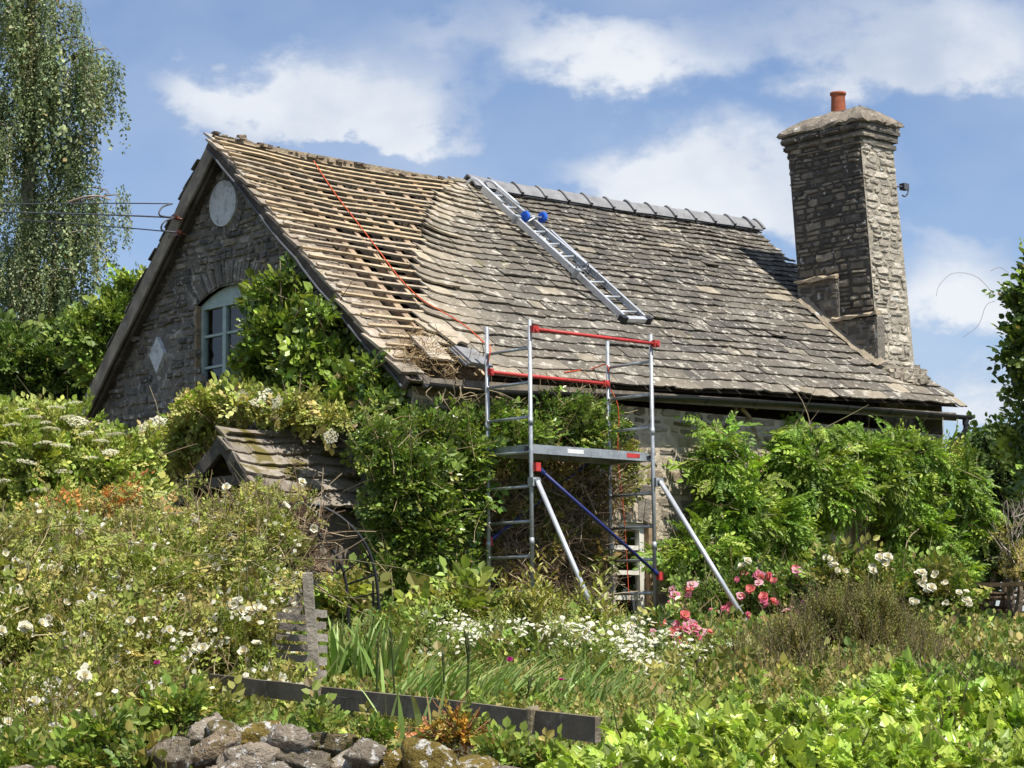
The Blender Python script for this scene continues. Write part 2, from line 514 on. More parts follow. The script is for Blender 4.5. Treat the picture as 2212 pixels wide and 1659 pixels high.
def banded_face(mb, zs, spans, to3d, col):
    """flat backing wall made of bands so that openings stay open; spans(z) -> list of (u0,u1)"""
    for z0, z1 in zip(zs[:-1], zs[1:]):
        A, B = spans(z0 + 1e-4), spans(z1 - 1e-4)
        if len(A) != len(B): A = B = spans((z0 + z1) / 2)
        for (a0, a1), (b0, b1) in zip(A, B):
            P = to3d(np.array([a0, a1, b1, b0]), np.array([z0, z0, z1, z1]), np.zeros(4))
            mb.add(P, np.array([[0, 1, 2, 3]]), col)

# ------------------------------------------------------------------ cottage roof geometry
YE, YR = 1.0, 5.03
XL, XR = -1.02, 9.66
TH = math.atan2(3.48, 4.03)
RN = np.array([0, -math.sin(TH), math.cos(TH)])
LS = math.hypot(4.03, 3.48)
def zeave(X):
    return 2.53 + .0285 * (np.asarray(X) + 1)
def zridge(X):
    return np.interp(X, [-1.1, .44, 2.06, 3.34, 4.06, 6.5, 9.8], [6.10, 5.99, 5.985, 6.03, 6.0, 6.04, 6.13])
def RP(X, s, h):
    """point on the front roof slope: X along the eave, s metres up from the eave, h above the slope"""
    X, s, h = np.broadcast_arrays(np.asarray(X, float), np.asarray(s, float), np.asarray(h, float))
    f = s / LS
    z = zeave(X) + (zridge(X) - zeave(X)) * f - .05 * np.sin(np.clip(f, 0, 1) * math.pi)
    P = np.stack([X, YE + (YR - YE) * f, z], -1)
    q = np.stack([X, s, X * 0], -1)
    return P + RN * (h + .018 * vnoise(q, 1.1, 3))[..., None]
def roof_hit(x, y, off=0.0):
    """pixel -> (X, s) on the front slope"""
    d = ray(x, y); t = 20.0
    for _ in range(40):
        P = CAM + d * t
        f = (P[1] - YE) / (YR - YE)
        zz = zeave(P[0]) + (zridge(P[0]) - zeave(P[0])) * f - .05 * math.sin(min(max(f, 0), 1) * math.pi) + off / math.cos(TH)
        t += (zz - P[2]) / (d[2] - d[1] * .8635) * .8
    P = CAM + d * t
    return P[0], (P[1] - YE) / (YR - YE) * LS
EDGE_S = np.array([0, .18, .56, 1.03, 1.9, 2.4, 3.2, 4.1, 4.9, 5.08, 5.3])
EDGE_X = np.array([.28, .02, -.16, .02, .62, .80, 1.42, 2.05, 2.85, 3.1, 3.2])
def edge_x(s):
    return np.interp(s, EDGE_S, EDGE_X)

def slate_rows(S, e0, e1):
    rows = []; s = 0.0
    while s < S - .06:
        e = e0 + (e1 - e0) * s / S
        e *= rng.uniform(.9, 1.1)
        rows.append((s, e)); s += e
    return rows
def add_slates(mb, rows, x0, x1, RPf, colf, w0, w1, S, t0=.03, sweep=None, overlap=1.55):
    for (s, e) in rows:
        fw = s / S
        X = x0(s) + rng.uniform(-.06, .05)
        end = x1(s) + rng.uniform(-.06, .03)
        rowj = rng.normal() * .012
        while X < end - .05:
            w = (w0 + (w1 - w0) * fw) * rng.uniform(.62, 1.45)
            if X + w > end: w = max(end - X, .08)
            t = t0 * rng.uniform(.85, 1.2)
            n = 6
            xs = X + .004 + (w - .008) * np.linspace(0, 1, n)
            rag = rng.normal(size=n) * .007 + .008 + rng.normal() * .006
            rag[0] += rng.uniform(.004, .022); rag[-1] += rng.uniform(.004, .022)
            slip = rng.normal() * .006 + rowj
            if rng.random() < .03: slip -= rng.uniform(.02, .07)
            lo = s + rag + slip + (xs - X - w / 2) * rng.normal() * .022
            up = np.full(n, s + e * overlap)
            lift = rng.uniform(0, .003) + (rng.uniform(.01, .035) if rng.random() < .035 else 0)
            tw = rng.normal() * .003
            hl = t + .016 + lift + tw * np.linspace(-1, 1, n) + rng.normal(size=n) * .0025 + .014 * vnoise(np.stack([xs, np.full(n, s), xs * 0], -1), 2.2, 6)
            mid = (lo * .55 + up * .45)
            hm = hl * .62 + .004 + rng.normal(size=n) * .003
            xx = np.tile(xs, 3)
            if sweep is not None:
                k = sweep(xs, s)
                lo = lo + k; mid = mid + k; up = up + k
            ss = np.concatenate([up, mid, lo]); hh = np.concatenate([np.full(n, .004), hm, hl])
            top = RPf(xx, ss, hh)
            bot = RPf(xs, lo + .006, hl - t)
            botu = RPf(xs, up, np.full(n, .004 - t * .5))
            V = np.concatenate([top, bot, botu])
            I = np.arange(5 * n).reshape(5, n)      # 0 upper,1 mid,2 lower,3 lower bottom,4 upper bottom
            F = []
            for a, b in ((0, 1), (1, 2), (2, 3)):
                F.append(np.stack([I[a, :-1], I[b, :-1], I[b, 1:], I[a, 1:]], -1))
            F = np.concatenate(F + [np.array([[I[0, 0], I[4, 0], I[3, 0], I[2, 0]], [I[0, -1], I[2, -1], I[3, -1], I[4, -1]]])])
            mb.add(V, F, np.tile(colf(X + w / 2, s), (len(V), 1)))
            X += w

# ------------------------------------------------------------------ cottage
cottage = thing('cottage', (4.0, 5.0, -.5), 'old stone cottage with its slate roof half stripped to the battens', 'cottage')
XG, YW, YB = -.74, 1.25, 8.6                    # gable wall, front wall, back eave
ZRG = 6.05
GAB_P = [(YW, 2.93), (5.2, 5.98), (YB - .15, 2.9)]
def gable_top(y):
    y = np.asarray(y, float)
    return np.minimum(2.53 + .8635 * (y - 1) - .21, 2.78 + 1.05 * (8.22 - y) - .20)
def gable_span(z):
    return max(YW, 1 + (z - 2.32) / .8635), min(YB, 8.22 - (z - 2.58) / 1.05)

WY0, WY1, WZ0, WZ1 = 4.15, 5.75, 2.66, 3.92    # gable window
def gable_to3d(u, v, d):                        # u = -Y so that outside faces -X
    return np.stack([np.full_like(u, XG) - d, u, v], -1)
AR = .20
def arch_top(y):
    c = (WY0 + WY1) / 2
    return WZ1 + AR * np.clip(1 - ((y - c) / ((WY1 - WY0) / 2)) ** 2, 0, 1)

def gable_keep(u, v):
    k = (v < gable_top(u) - .02) & (u > YW - .02) & (u < YB)
    k &= ~((u > WY0 - .02) & (u < WY1 + .02) & (v > WZ0 - .05) & (v < arch_top(u) + .03))
    k &= ~((((u - 5.09) / .34) ** 2 + ((v - 5.2) / .34) ** 2) < 1)
    k &= ~((np.abs(u - 6.63) / .40 + np.abs(v - 3.35) / .42) < 1)
    c = (WY0 + WY1) / 2
    k &= ~((np.abs(u - c) < 1.0) & (v > WZ1 - .1) & (v < arch_top(u) + .30) & (v > arch_top(u)))
    return k
mb = MB()
zs = np.concatenate([np.arange(-.7, 2.3, .3), np.arange(2.3, 5.84, .06)])
def gspans(z):
    y0, y1 = gable_span(z)
    cyw = (WY0 + WY1) / 2
    if WZ0 < z < WZ1: a, b = WY0, WY1
    elif WZ1 <= z < WZ1 + AR:
        hw = (WY1 - WY0) / 2 * math.sqrt(max(0, 1 - (z - WZ1) / AR)); a, b = cyw - hw, cyw + hw
    else: return [(y1, y0)]
    return [(y1, b), (a, y0)]
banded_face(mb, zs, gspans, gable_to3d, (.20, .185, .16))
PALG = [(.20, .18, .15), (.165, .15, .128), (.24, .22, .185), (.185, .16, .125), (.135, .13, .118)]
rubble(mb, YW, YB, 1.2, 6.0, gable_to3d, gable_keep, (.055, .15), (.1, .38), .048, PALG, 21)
# fan of thin stones over the window and round the disc
cyw = (WY0 + WY1) / 2
for i in range(34):
    y0 = WY1 + .06 - (WY1 - WY0 + .12) * i / 34; y1 = WY1 + .06 - (WY1 - WY0 + .12) * (i + .86) / 34
    hh = .27 * rng.uniform(.85, 1.15)
    q = []
    dd = rng.uniform(.008, .03)
    for (y, o) in ((y0, 0), (y1, 0), (y1, hh), (y0, hh)):
        q.append((y + (y - cyw) * .42 * o / .27 * .8, arch_top(np.clip(y, WY0, WY1)) + .015 + o))
    q = np.array(q)
    P1 = gable_to3d(q[:, 0], q[:, 1], np.full(4, dd)); P0 = gable_to3d(q[:, 0], q[:, 1], np.full(4, -.02))
    mb.add(np.concatenate([P1, P0]), np.array([[0, 1, 2, 3], [0, 4, 5, 1], [1, 5, 6, 2], [2, 6, 7, 3], [3, 7, 4, 0]]),
           np.array(PALG[rng.integers(5)]) * rng.uniform(.75, 1.2))
for i in range(34):
    a0 = 2 * math.pi * i / 34; a1 = 2 * math.pi * (i + .85) / 34
    R0, R1 = .315, .315 + .17 * rng.uniform(.6, 1.2)
    q = np.array([(5.09 + R * math.cos(a), 5.2 + R * math.sin(a)) for R, a in ((R0, a0), (R0, a1), (R1, a1), (R1, a0))])
    dd = rng.uniform(.01, .03)
    P1 = gable_to3d(q[:, 0], q[:, 1], np.full(4, dd)); P0 = gable_to3d(q[:, 0], q[:, 1], np.full(4, -.02))
    mb.add(np.concatenate([P1, P0]), np.array([[0, 1, 2, 3], [0, 4, 5, 1], [1, 5, 6, 2], [2, 6, 7, 3], [3, 7, 4, 0]]),
           np.array(PALG[rng.integers(5)]) * rng.uniform(.75, 1.15))
# inner face and rubble top of the gable wall, seen between the battens
banded_face(mb, np.linspace(-.7, 5.8, 30), lambda z: [gable_span(z)],
            lambda u, v, d: np.stack([np.full_like(u, XG + .5) + d, u, v], -1), (.2, .17, .13))
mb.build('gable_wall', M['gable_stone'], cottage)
mb = MB()
rubble(mb, XG - .02, XG + .40, .55, LS - .15, lambda u, v, d: RP(u, v, d - .13), lambda u, v: rng.random(len(u)) < .75, (.06, .14), (.1, .26), .03,
       [(.33, .265, .19), (.28, .22, .155), (.37, .31, .235)], 31, gap=.02)
q = np.array([(XG, .45), (XG + .5, .45), (XG + .5, LS - .1), (XG, LS - .1)])
mb.add(RP(q[:, 0], q[:, 1], np.full(4, -.15)), np.array([[0, 1, 2, 3]]), (.22, .17, .12))
mb.build('gable_wall_top', M['front_stone'], cottage)

# front wall
W1 = (2.52, 3.32, -.34, .93); W2 = (6.15, 6.85, -.3, .8)
def front_to3d(u, v, d):
    return np.stack([u, np.full_like(u, YW) - d, v], -1)
def front_keep(u, v):
    k = (u > XG) & (u < 9.42) & (v < 2.5)
    for (a, b, c, d) in (W1, W2):
        k &= ~((u > a - .05) & (u < b + .05) & (v > c - .05) & (v < d + .05))
    k &= ~((u > W1[0] - .1) & (u < W1[1] + .12) & (v > W1[3]) & (v < W1[3] + .33))
    return k
def fspans(z):
    cuts = sorted([(a, b) for (a, b, c, d) in (W1, W2) if c < z < d])
    out, x = [], XG
    for a, b in cuts:
        out.append((x, a)); x = b
    return out + [(x, 9.45)]
mb = MB()
banded_face(mb, np.array([-.8, -.34, -.3, .8, .93, 1.6, 2.42]), fspans, front_to3d, (.52, .45, .34))
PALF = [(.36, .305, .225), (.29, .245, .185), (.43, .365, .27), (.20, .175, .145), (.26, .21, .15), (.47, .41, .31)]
rubble(mb, XG, 9.45, -.6, 2.45, front_to3d, front_keep, (.09, .22), (.14, .46), .035, PALF, 41, gap=.035)
for i in range(9):
    a0 = math.radians(65 + 50 * i / 9); a1 = math.radians(65 + 50 * (i + .85) / 9)
    q = np.array([((W1[0] + W1[1]) / 2 + R * math.cos(a), W1[3] - .96 + R * math.sin(a)) for R, a in ((1.0, a0), (1.0, a1), (1.29, a1), (1.29, a0))])
    P1 = front_to3d(q[:, 0], q[:, 1], np.full(4, rng.uniform(.01, .03))); P0 = front_to3d(q[:, 0], q[:, 1], np.full(4, -.02))
    mb.add(np.concatenate([P1, P0]), np.array([[0, 1, 2, 3], [0, 4, 5, 1], [1, 5, 6, 2], [2, 6, 7, 3], [3, 7, 4, 0]]), np.array(PALF[rng.integers(4)]) * 1.15)
# right end wall and inner faces
mb.add([(9.45, YW, -.8), (9.45, YB, -.8), (9.45, YB, 2.7), (9.45, 5.1, 5.95), (9.45, YW, 2.9)], np.array([[0, 1, 2, 3, 4]]), (.3, .26, .2))
mb.add([(XG, YB, -.8), (9.45, YB, -.8), (9.45, YB, 2.7), (XG, YB, 2.7)], np.array([[1, 0, 3, 2]]), (.3, .26, .2))
mb.build('front_wall', M['front_stone'], cottage)

def reveal(mb, to3d, u0, u1, v0, v1, d, col):
    for (a, b) in (((u0, v0), (u1, v0)), ((u1, v0), (u1, v1)), ((u1, v1), (u0, v1)), ((u0, v1), (u0, v0))):
        q = np.array([a, b, b, a])
        mb.add(to3d(q[:, 0], q[:, 1], np.array([0.01, 0.01, -d, -d])), np.array([[0, 1, 2, 3], ]), col)

# gable window
def window(name, to3d, u0, u1, v0, v1, cols, rows, matname, depth_in, parent, arch=None, bar=.045, fr=.07, hb=.016):
    f = MB()
    def bx(a0, a1, b0, b1, d0, d1):
        q = [(a, b, d) for a in (a0, a1) for b in (b0, b1) for d in (d0, d1)]
        q = np.array(q)
        P = to3d(q[:, 0], q[:, 1], q[:, 2])
        f.add(P, np.array([[0, 1, 3, 2], [4, 6, 7, 5], [0, 4, 5, 1], [2, 3, 7, 6], [0, 2, 6, 4], [1, 5, 7, 3]]))
    D = -depth_in
    bx(u0, u0 + fr, v0, v1, D - .05, D + .03); bx(u1 - fr, u1, v0, v1, D - .05, D + .03)
    bx(u0 + fr, u1 - fr, v0, v0 + fr, D - .05, D + .03); bx(u0 + fr, u1 - fr, v1 - fr, v1, D - .05, D + .03)
    for i in range(1, cols):
        x = u0 + (u1 - u0) * i / cols
        bx(x - bar, x + bar, v0 + fr, v1 - fr, D - .045, D + .022)
    edges = [u0 + fr] + [u0 + (u1 - u0) * i / cols for i in range(1, cols)] + [u1 - fr]
    for j in range(1, rows):
        z = v0 + (v1 - v0) * j / rows
        for a, b in zip(edges[:-1], edges[1:]):
            a2 = a + (bar if a != u0 + fr else 0); b2 = b - (bar if b != u1 - fr else 0)
            bx(a2, b2, z - hb, z + hb, D - .03, D + .012)
    w = f.build(name, M[matname], parent)
    g = MB()
    q = np.array([(u0, v0), (u1, v0), (u1, v1), (u0, v1)])
    for i in range(cols):
        a, b = u0 + (u1 - u0) * i / cols, u0 + (u1 - u0) * (i + 1) / cols
        q = np.array([(a, v0), (b, v0), (b, v1), (a, v1)])
        g.add(to3d(q[:, 0], q[:, 1], np.full(4, D - .02 + rng.normal() * .003) ), np.array([[0, 1, 2, 3]]))
    g.build('pane', M['glass'], w)
    return w
wg = window('window', gable_to3d, WY0, WY1, WZ0, WZ1, 3, 3, 'paint_green', .10, cottage, bar=.038, fr=.06)
a = MB()
ys = np.linspace(WY0, WY1, 15)
top = arch_top(ys)
P = np.concatenate([gable_to3d(ys, top, np.full(15, -.075)), gable_to3d(ys, np.full(15, WZ1 + .002), np.full(15, -.075))])
a.add(P, np.stack([np.arange(14), np.arange(1, 15), np.arange(16, 30), np.arange(15, 29)], -1))
a.build('arched_head', M['paint_green'], wg)
b = MB()
b.frame_box((XG - .0, cyw, WZ0 - .04), (.09, 0, 0), (0, .88, 0), (0, 0, .035), (.3, .28, .24))
for yy in (WY0, WY1):
    b.frame_box((XG + .06, yy, (WZ0 + WZ1) / 2), (.07, 0, 0), (0, .012, 0), (0, 0, (WZ1 - WZ0) / 2 - .002), (.28, .2, .12))
b.build('sill', M['wood'], wg)
w1 = window('window', front_to3d, W1[0] + .02, W1[1] - .16, W1[2], W1[3], 1, 4, 'paint_white', .09, cottage, fr=.085, hb=.028)
b = MB()
b.frame_box((W1[1] - .075, YW + .06, (W1[2] + W1[3]) / 2), (.075, 0, 0), (0, .075, 0), (0, 0, (W1[3] - W1[2]) / 2), (.33, .23, .14))
b.frame_box(((W1[0] + W1[1]) / 2, YW - .0, W1[2] - .045), (.46, 0, 0), (0, .1, 0), (0, 0, .04), (.5, .47, .4))
b.build('frame', M['wood'], w1)
w2 = window('window', front_to3d, W2[0], W2[1], W2[2], W2[3], 2, 3, 'paint_green', .1, cottage, fr=.05)
# pale render disc and diamond set into the gable
a = MB()
th = np.linspace(0, 2 * math.pi, 40, endpoint=False)
ring = gable_to3d(5.09 + .305 * np.cos(th), 5.2 + .305 * np.sin(th), np.full(40, .05)); rin = gable_to3d(5.09 + .31 * np.cos(th), 5.2 + .31 * np.sin(th), np.full(40, -.02))
j = np.arange(40)
a.add(np.concatenate([ring, rin]), [np.arange(40)[None], np.stack([j, (j + 1) % 40, 40 + (j + 1) % 40, 40 + j], 1)], (.60, .62, .62))
tag(a.build('rendered_disc', M['render'], cottage), 'pale rendered round panel high in the gable')
a = MB()
q = np.array([(6.63, 3.60), (6.45, 3.36), (6.63, 3.09), (6.81, 3.36)])
a.add(np.concatenate([gable_to3d(q[:, 0], q[:, 1], np.full(4, .055)), gable_to3d(q[:, 0], q[:, 1], np.full(4, -.03))]),
      np.array([[0, 1, 2, 3], [0, 4, 5, 1], [1, 5, 6, 2], [2, 6, 7, 3], [3, 7, 4, 0]]), (.62, .66, .66))
tag(a.build('rendered_diamond', M['render'], cottage), 'pale rendered diamond panel in the gable')

# dark inside: attic floor, room walls
a = MB()
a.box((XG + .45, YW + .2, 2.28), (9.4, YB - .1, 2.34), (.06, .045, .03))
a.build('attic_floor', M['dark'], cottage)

# back slope
a = MB()
def BP(X, s, h):
    X, s, h = np.broadcast_arrays(np.asarray(X, float), np.asarray(s, float), np.asarray(h, float))
    L = math.hypot(3.2, 3.35); f = s / L
    z = 2.78 + (zridge(X) - 2.78) * f
    P = np.stack([X, 8.22 - 3.19 * f, z], -1)
    return P + np.array([0, .70, .72]) * h[..., None]
LB = math.hypot(3.2, 3.35)
xs = np.linspace(XL + .02, XR, 24)
for hh, cc in ((-.10, (.07, .05, .035)), (-.02, (.1, .08, .06))):
    a.grid(BP(xs[None, :], np.array([0, LB * .5, LB])[:, None], hh), cc)
a.build('back_roof_boarding', M['wood'], cottage)
a = MB()
def roofcol(X, s):
    base = np.array([(.165, .15, .128), (.145, .132, .115), (.19, .172, .145), (.125, .115, .105)][rng.integers(4)])
    return base * rng.uniform(.8, 1.2)
add_slates(a, slate_rows(LB, .21, .14)[:-1], lambda s: XL + .03, lambda s: XL + .8, BP, roofcol, .36, .26, LB, .018)
add_slates(a, slate_rows(LB, .4, .3)[:-2], lambda s: XL + .8, lambda s: XR, BP, roofcol, .8, .7, LB, .035)
a.build('back_slates', M['slate'], cottage)

# front slates
tan = np.array([.43, .365, .265])
def frontcol(X, s):
    base = np.array([(.122, .109, .09), (.108, .098, .082), (.142, .127, .104), (.097, .089, .077), (.127, .111, .088)][rng.integers(5)])
    d = X - edge_x(s)
    reach = .9 + .9 * math.exp(-s / .7)
    k = math.exp(-(max(d, 0) / reach) ** 2 * 1.3) * rng.uniform(.35, 1.0)
    k = max(k, .75 * math.exp(-max(s - .0, 0) / .5) * rng.uniform(0, .6))
    if rng.random() < .05: k = max(k, rng.uniform(.2, .7))
    return (base * (1 - k) + tan * k * rng.uniform(.8, 1.05)) * rng.uniform(.9, 1.1)
def sweep(xs, s):
    return .20 * np.exp(-np.clip(xs - edge_x(s), 0, 9) / .28) * np.clip(s / .8, .0, 1) * np.clip((5.1 - s) / .6, 0, 1)
rows = slate_rows(LS, .255, .118)
a = MB()
add_slates(a, rows, lambda s: edge_x(s), lambda s: XR, RP, frontcol, .44, .30, LS, .026, sweep)
a.build('roof_slates', M['slate'], cottage)
# verge stones left along the stripped edge
a = MB()
def vergecol(X, s):
    return np.array([.40, .33, .25]) * rng.uniform(.6, 1.1)
add_slates(a, slate_rows(LS, .26, .2), lambda s: XL - .02, lambda s: XL + .30, lambda X, s, h: RP(X, s, h - .07), vergecol, .3, .25, LS, .04)
a.build('verge_slates', M['slate'], cottage)
a = MB()
# roof underlay below the slated part (keeps the light out)
ss = np.linspace(0.05, LS, 20)
for s0, s1 in zip(ss[:-1], ss[1:]):
    x0 = max(edge_x(s0), edge_x(s1)) + .12
    xs = np.linspace(x0, XR - .05, 14)
    a.grid(RP(xs[None, :], np.array([s0, s1])[:, None], -.05), (.09, .07, .05))
a.build('roof_boarding', M['wood'], cottage)
# battens and rafters of the stripped part
for k, (s, e) in enumerate(rows[1:]):
    x1 = edge_x(s) + .25
    if x1 < XL + .5: continue
    a = MB()
    nseg = max(3, int((x1 - XL) / .5))
    xs = np.linspace(XL + rng.uniform(.0, .1), x1, nseg)
    P = RP(xs, s + e * .3 + np.cumsum(rng.normal(size=nseg)) * .006, np.full(nseg, -.005) + rng.normal(size=nseg) * .006)
    w, h = .039 * rng.uniform(.85, 1.2), .032
    col = np.array([(.46, .36, .23), (.40, .31, .19), (.36, .28, .18), (.42, .34, .24)][rng.integers(4)]) * rng.uniform(.8, 1.1)
    V = []
    sd = np.array([0, math.cos(TH), math.sin(TH)])
    for q in P:
        for (x, y) in ((-1, -1), (1, -1), (1, 1), (-1, 1)):
            V.append(q + sd * x * w / 2 + RN * y * h / 2)
    n = len(P)
    F = [[i * 4 + j, i * 4 + (j + 1) % 4, i * 4 + 4 + (j + 1) % 4, i * 4 + 4 + j] for i in range(n - 1) for j in range(4)]
    F += [[3, 2, 1, 0], [n * 4 - 4, n * 4 - 3, n * 4 - 2, n * 4 - 1]]
    a.add(V, np.array(F), col)
    a.build('batten', M['wood'], cottage)
for X in np.arange(-.12, 3.2, .42):
    a = MB()
    X += rng.normal() * .03
    s0 = .1
    ss = np.linspace(s0, LS - .05, 12)
    P = RP(np.full(12, X) + np.linspace(0, rng.normal() * .05, 12), ss, np.full(12, -.085))
    V = []
    w, h = .085 * rng.uniform(.85, 1.25), .12
    for q in P:
        for (x, y) in ((-1, -1), (1, -1), (1, 1), (-1, 1)):
            V.append(q + np.array([1, 0, 0]) * x * w / 2 + RN * y * h / 2 + rng.normal(size=3) * .003)
    F = [[i * 4 + j, i * 4 + 4 + j, i * 4 + 4 + (j + 1) % 4, i * 4 + (j + 1) % 4] for i in range(11) for j in range(4)]
    a.add(V, np.array(F), np.array([.40, .29, .19]) * rng.uniform(.75, 1.1))
    a.build('rafter', M['wood'], cottage)
# purlin, wall plate, rubble dust left between the rafters
a = MB()
a.beam(RP(-.1, 2.6, -.25), RP(3.3, 2.6, -.25), .14, .16, RN, (.22, .16, .1))
pu = a.build('purlin', M['wood'], cottage); a = MB()
a.beam(RP(-.3, .3, -.16), RP(3.3, .3, -.16), .2, .12, RN, (.3, .23, .15))
a.build('wall_plate', M['wood'], cottage)
# ridge board stump and the bedding mortar left along the stripped ridge
a = MB()
N = 75
for i in range(N):
    X = XL + .1 + (4.2) * i / N + rng.normal() * .03
    c = np.array([X, YR + rng.normal() * .035, zridge(X) + .02 + rng.normal() * .015])
    r = rng.uniform(.012, .034)
    V = rng.normal(size=(8, 3)) * .25
    base = np.array([[x, y, z] for x in (-1, 1) for y in (-1, 1) for z in (-1, 1)]) * np.array([1.7, 1.0, .6])
    a.add(c + (base + V) * r, np.array([[0, 1, 3, 2], [4, 6, 7, 5], [0, 4, 5, 1], [2, 3, 7, 6], [0, 2, 6, 4], [1, 5, 7, 3]]),
          np.array([(.34, .28, .20), (.26, .21, .15), (.16, .13, .10)][rng.integers(3)]))
a.beam((XL + .1, YR, zridge(0) - .03), (4.2, YR, zridge(3) - .05), .05, .14, (0, 0, 1), (.35, .28, .19))
a.build('ridge_bedding', M['front_stone'], cottage)
# ridge tiles
xt = 3.42
while xt < 9.5:
    L = .46 * rng.uniform(.97, 1.03)
    a = MB()
    th = np.linspace(-1, 1, 9)
    prof = lambda up, out: np.stack([np.zeros(9), th * .20 * out, .125 - np.abs(th) ** 1.35 * .195 + up], -1)
    x0, x1 = xt, min(xt + L, XR + .02)
    o = lambda x: np.array([x, YR, zridge(x) + .02 + rng.normal() * .004])
    seq = [(x0, .0, 1.0), (x1 - .05, .0, 1.0), (x1 - .05, .03, 1.1), (x1, .03, 1.1)]
    G = np.array([prof(u, w) + o(x) for x, u, w in seq])
    Gi = np.array([prof(u - .025, w * .93) + o(x) for x, u, w in seq])
    cc = np.array([.135, .128, .125]) * rng.uniform(.8, 1.2)
    a.grid(G, cc); a.grid(Gi[:, ::-1], cc)
    for e in (0, -1):
        for i in range(8):
            a.add([G[e, i], G[e, i + 1], Gi[e, i + 1], Gi[e, i]], np.array([[0, 1, 2, 3]]), cc)
    a.build('ridge_tile', M['ridge'], cottage)
    xt += L + .004

# barge boards and verge
a = MB()
for (A, B, hh, ww, cc) in (((XL + .03, 8.20, 2.66), (XL + .03, 5.02, 5.93), .20, .035, (.26, .225, .175)),
                           ((XL + .12, 8.20, 2.60), (XL + .12, 5.02, 5.86), .10, .04, (.13, .11, .085))):
    a.beam(A, B, ww, hh, (0, .7, .72), cc, .004, 10)
a.beam((XL + .16, 8.2, 2.62), (XL + .16, 5.0, 5.87), .24, .02, (0, .7, .72), (.09, .075, .06))
tag(a.build('barge_board', M['old_wood'], cottage), 'wide weathered board along the far slope of the gable')
a = MB()
pts = [RP(XL + .04, s, -.14) for s in np.linspace(-.05, LS, 8)]
for p, q in zip(pts[:-1], pts[1:]):
    a.beam(p, q, .05, .15, RN, (.11, .09, .075), .0, 1)
pts = [RP(XL + .26, s, -.12) for s in np.linspace(0, LS, 8)]
for p, q in zip(pts[:-1], pts[1:]):
    a.beam(p, q, .42, .02, RN, (.14, .115, .09))
a.build('barge_board', M['old_wood'], cottage)
a = MB()
pts = np.array([RP(XL - .02, s, -.17 + .012 * math.sin(s * 5)) for s in np.linspace(-.05, LS * .98, 26)])
pts[:, 0] += rng.normal(size=26) * .006
a.tube(pts, .014, 6, (.1, .1, .1))
a.build('verge_cable', M['cable'], cottage)
# insulator brackets on the barge board (cables are things of their own)
INS = [on(372, 440, 0, XL - .08), on(376, 470, 0, XL - .08), on(381, 502, 0, XL - .08)]
for p in INS[1:]:
    a = MB()
    a.tube([p, p + np.array([.02, -.0, 0]), p + np.array([.12, -.05, -.02])], [.012, .012, .012], 6, (.1, .08, .07))
    for i in range(3):
        a.tube([p + np.array([-.01 + .03 * i, 0, 0]), p + np.array([.005 + .03 * i, 0, 0])], [.05 - .008 * i, .035], 10, (.16, .05, .03))
    a.build('insulator', M['porcelain'], cottage)
for (px, py) in ((590, 464), (280, 727)):
    p = on(px, py, 0, XG - .12)
    a = MB()
    a.beam(p + np.array([.2, 0, 0]), p, .09, .1, (0, 0, 1), (.3, .25, .2), .01, 4)
    a.build('purlin_end', M['old_wood'], cottage)

# gutter, brackets, downpipe
a = MB()
gx = np.linspace(-.75, 9.74, 30)
gz = np.interp(gx, [-.75, .3, 2.6, 3.7, 6.5, 9.95], [2.43, 2.42, 2.52, 2.575, 2.66, 2.70])
gy = .96
th = np.linspace(math.pi, 2 * math.pi, 8)
G = np.array([[[x, gy + .06 * math.cos(t), z + .06 * math.sin(t)] for t in th] for x, z in zip(gx, gz)])
G2 = np.array([[[x, gy + .052 * math.cos(t), z + .052 * math.sin(t)] for t in th] for x, z in zip(gx, gz)])
a.grid(G); a.grid(G2[:, ::-1])
for e in (0, -1):
    for i in range(7):
        a.add([G[e, i], G[e, i + 1], G2[e, i + 1], G2[e, i]], np.array([[0, 1, 2, 3]]))
for i in range(29):
    a.add([G[i, 0], G[i + 1, 0], G2[i + 1, 0], G2[i, 0]], np.array([[0, 1, 2, 3]]))
    a.add([G[i, -1], G[i + 1, -1], G2[i + 1, -1], G2[i, -1]], np.array([[3, 2, 1, 0]]))
gut = a.build('gutter', M['gutter'], cottage)
for x in np.arange(.2, 9.7, .95):
    a = MB()
    z = np.interp(x, gx, gz)
    a.tube([(x, gy + .066 * math.cos(t), z + .066 * math.sin(t)) for t in th], .008, 5)
    a.rod((x, gy + .06, z - .0), (x, YW - .02, z + .05), .008, 5)
    a.build('gutter_bracket', M['gutter'], gut)
a = MB()
zz = 2.70
a.tube([(9.62, gy, zz - .05), (9.62, gy, zz - .2), (9.60, gy + .04, zz - .28), (9.5, YW - .10, zz - .47), (9.46, YW - .07, zz - .55), (9.46, YW - .07, -.6)], .036, 10)
a.rod((9.62, gy, zz - .14), (9.62, gy, zz - .04), .045, 10)
a.build('downpipe', M['gutter'], cottage)
a = MB()
a.beam((XG, YW - .21, 2.44), (9.5, YW - .21, 2.68), .02, .12, (0, 0, 1), (.2, .17, .13))
a.beam((XG, YW - .09, 2.46), (9.5, YW - .09, 2.70), .2, .02, (0, 0, 1), (.2, .17, .13))
a.build('eave_board', M['old_wood'], cottage)

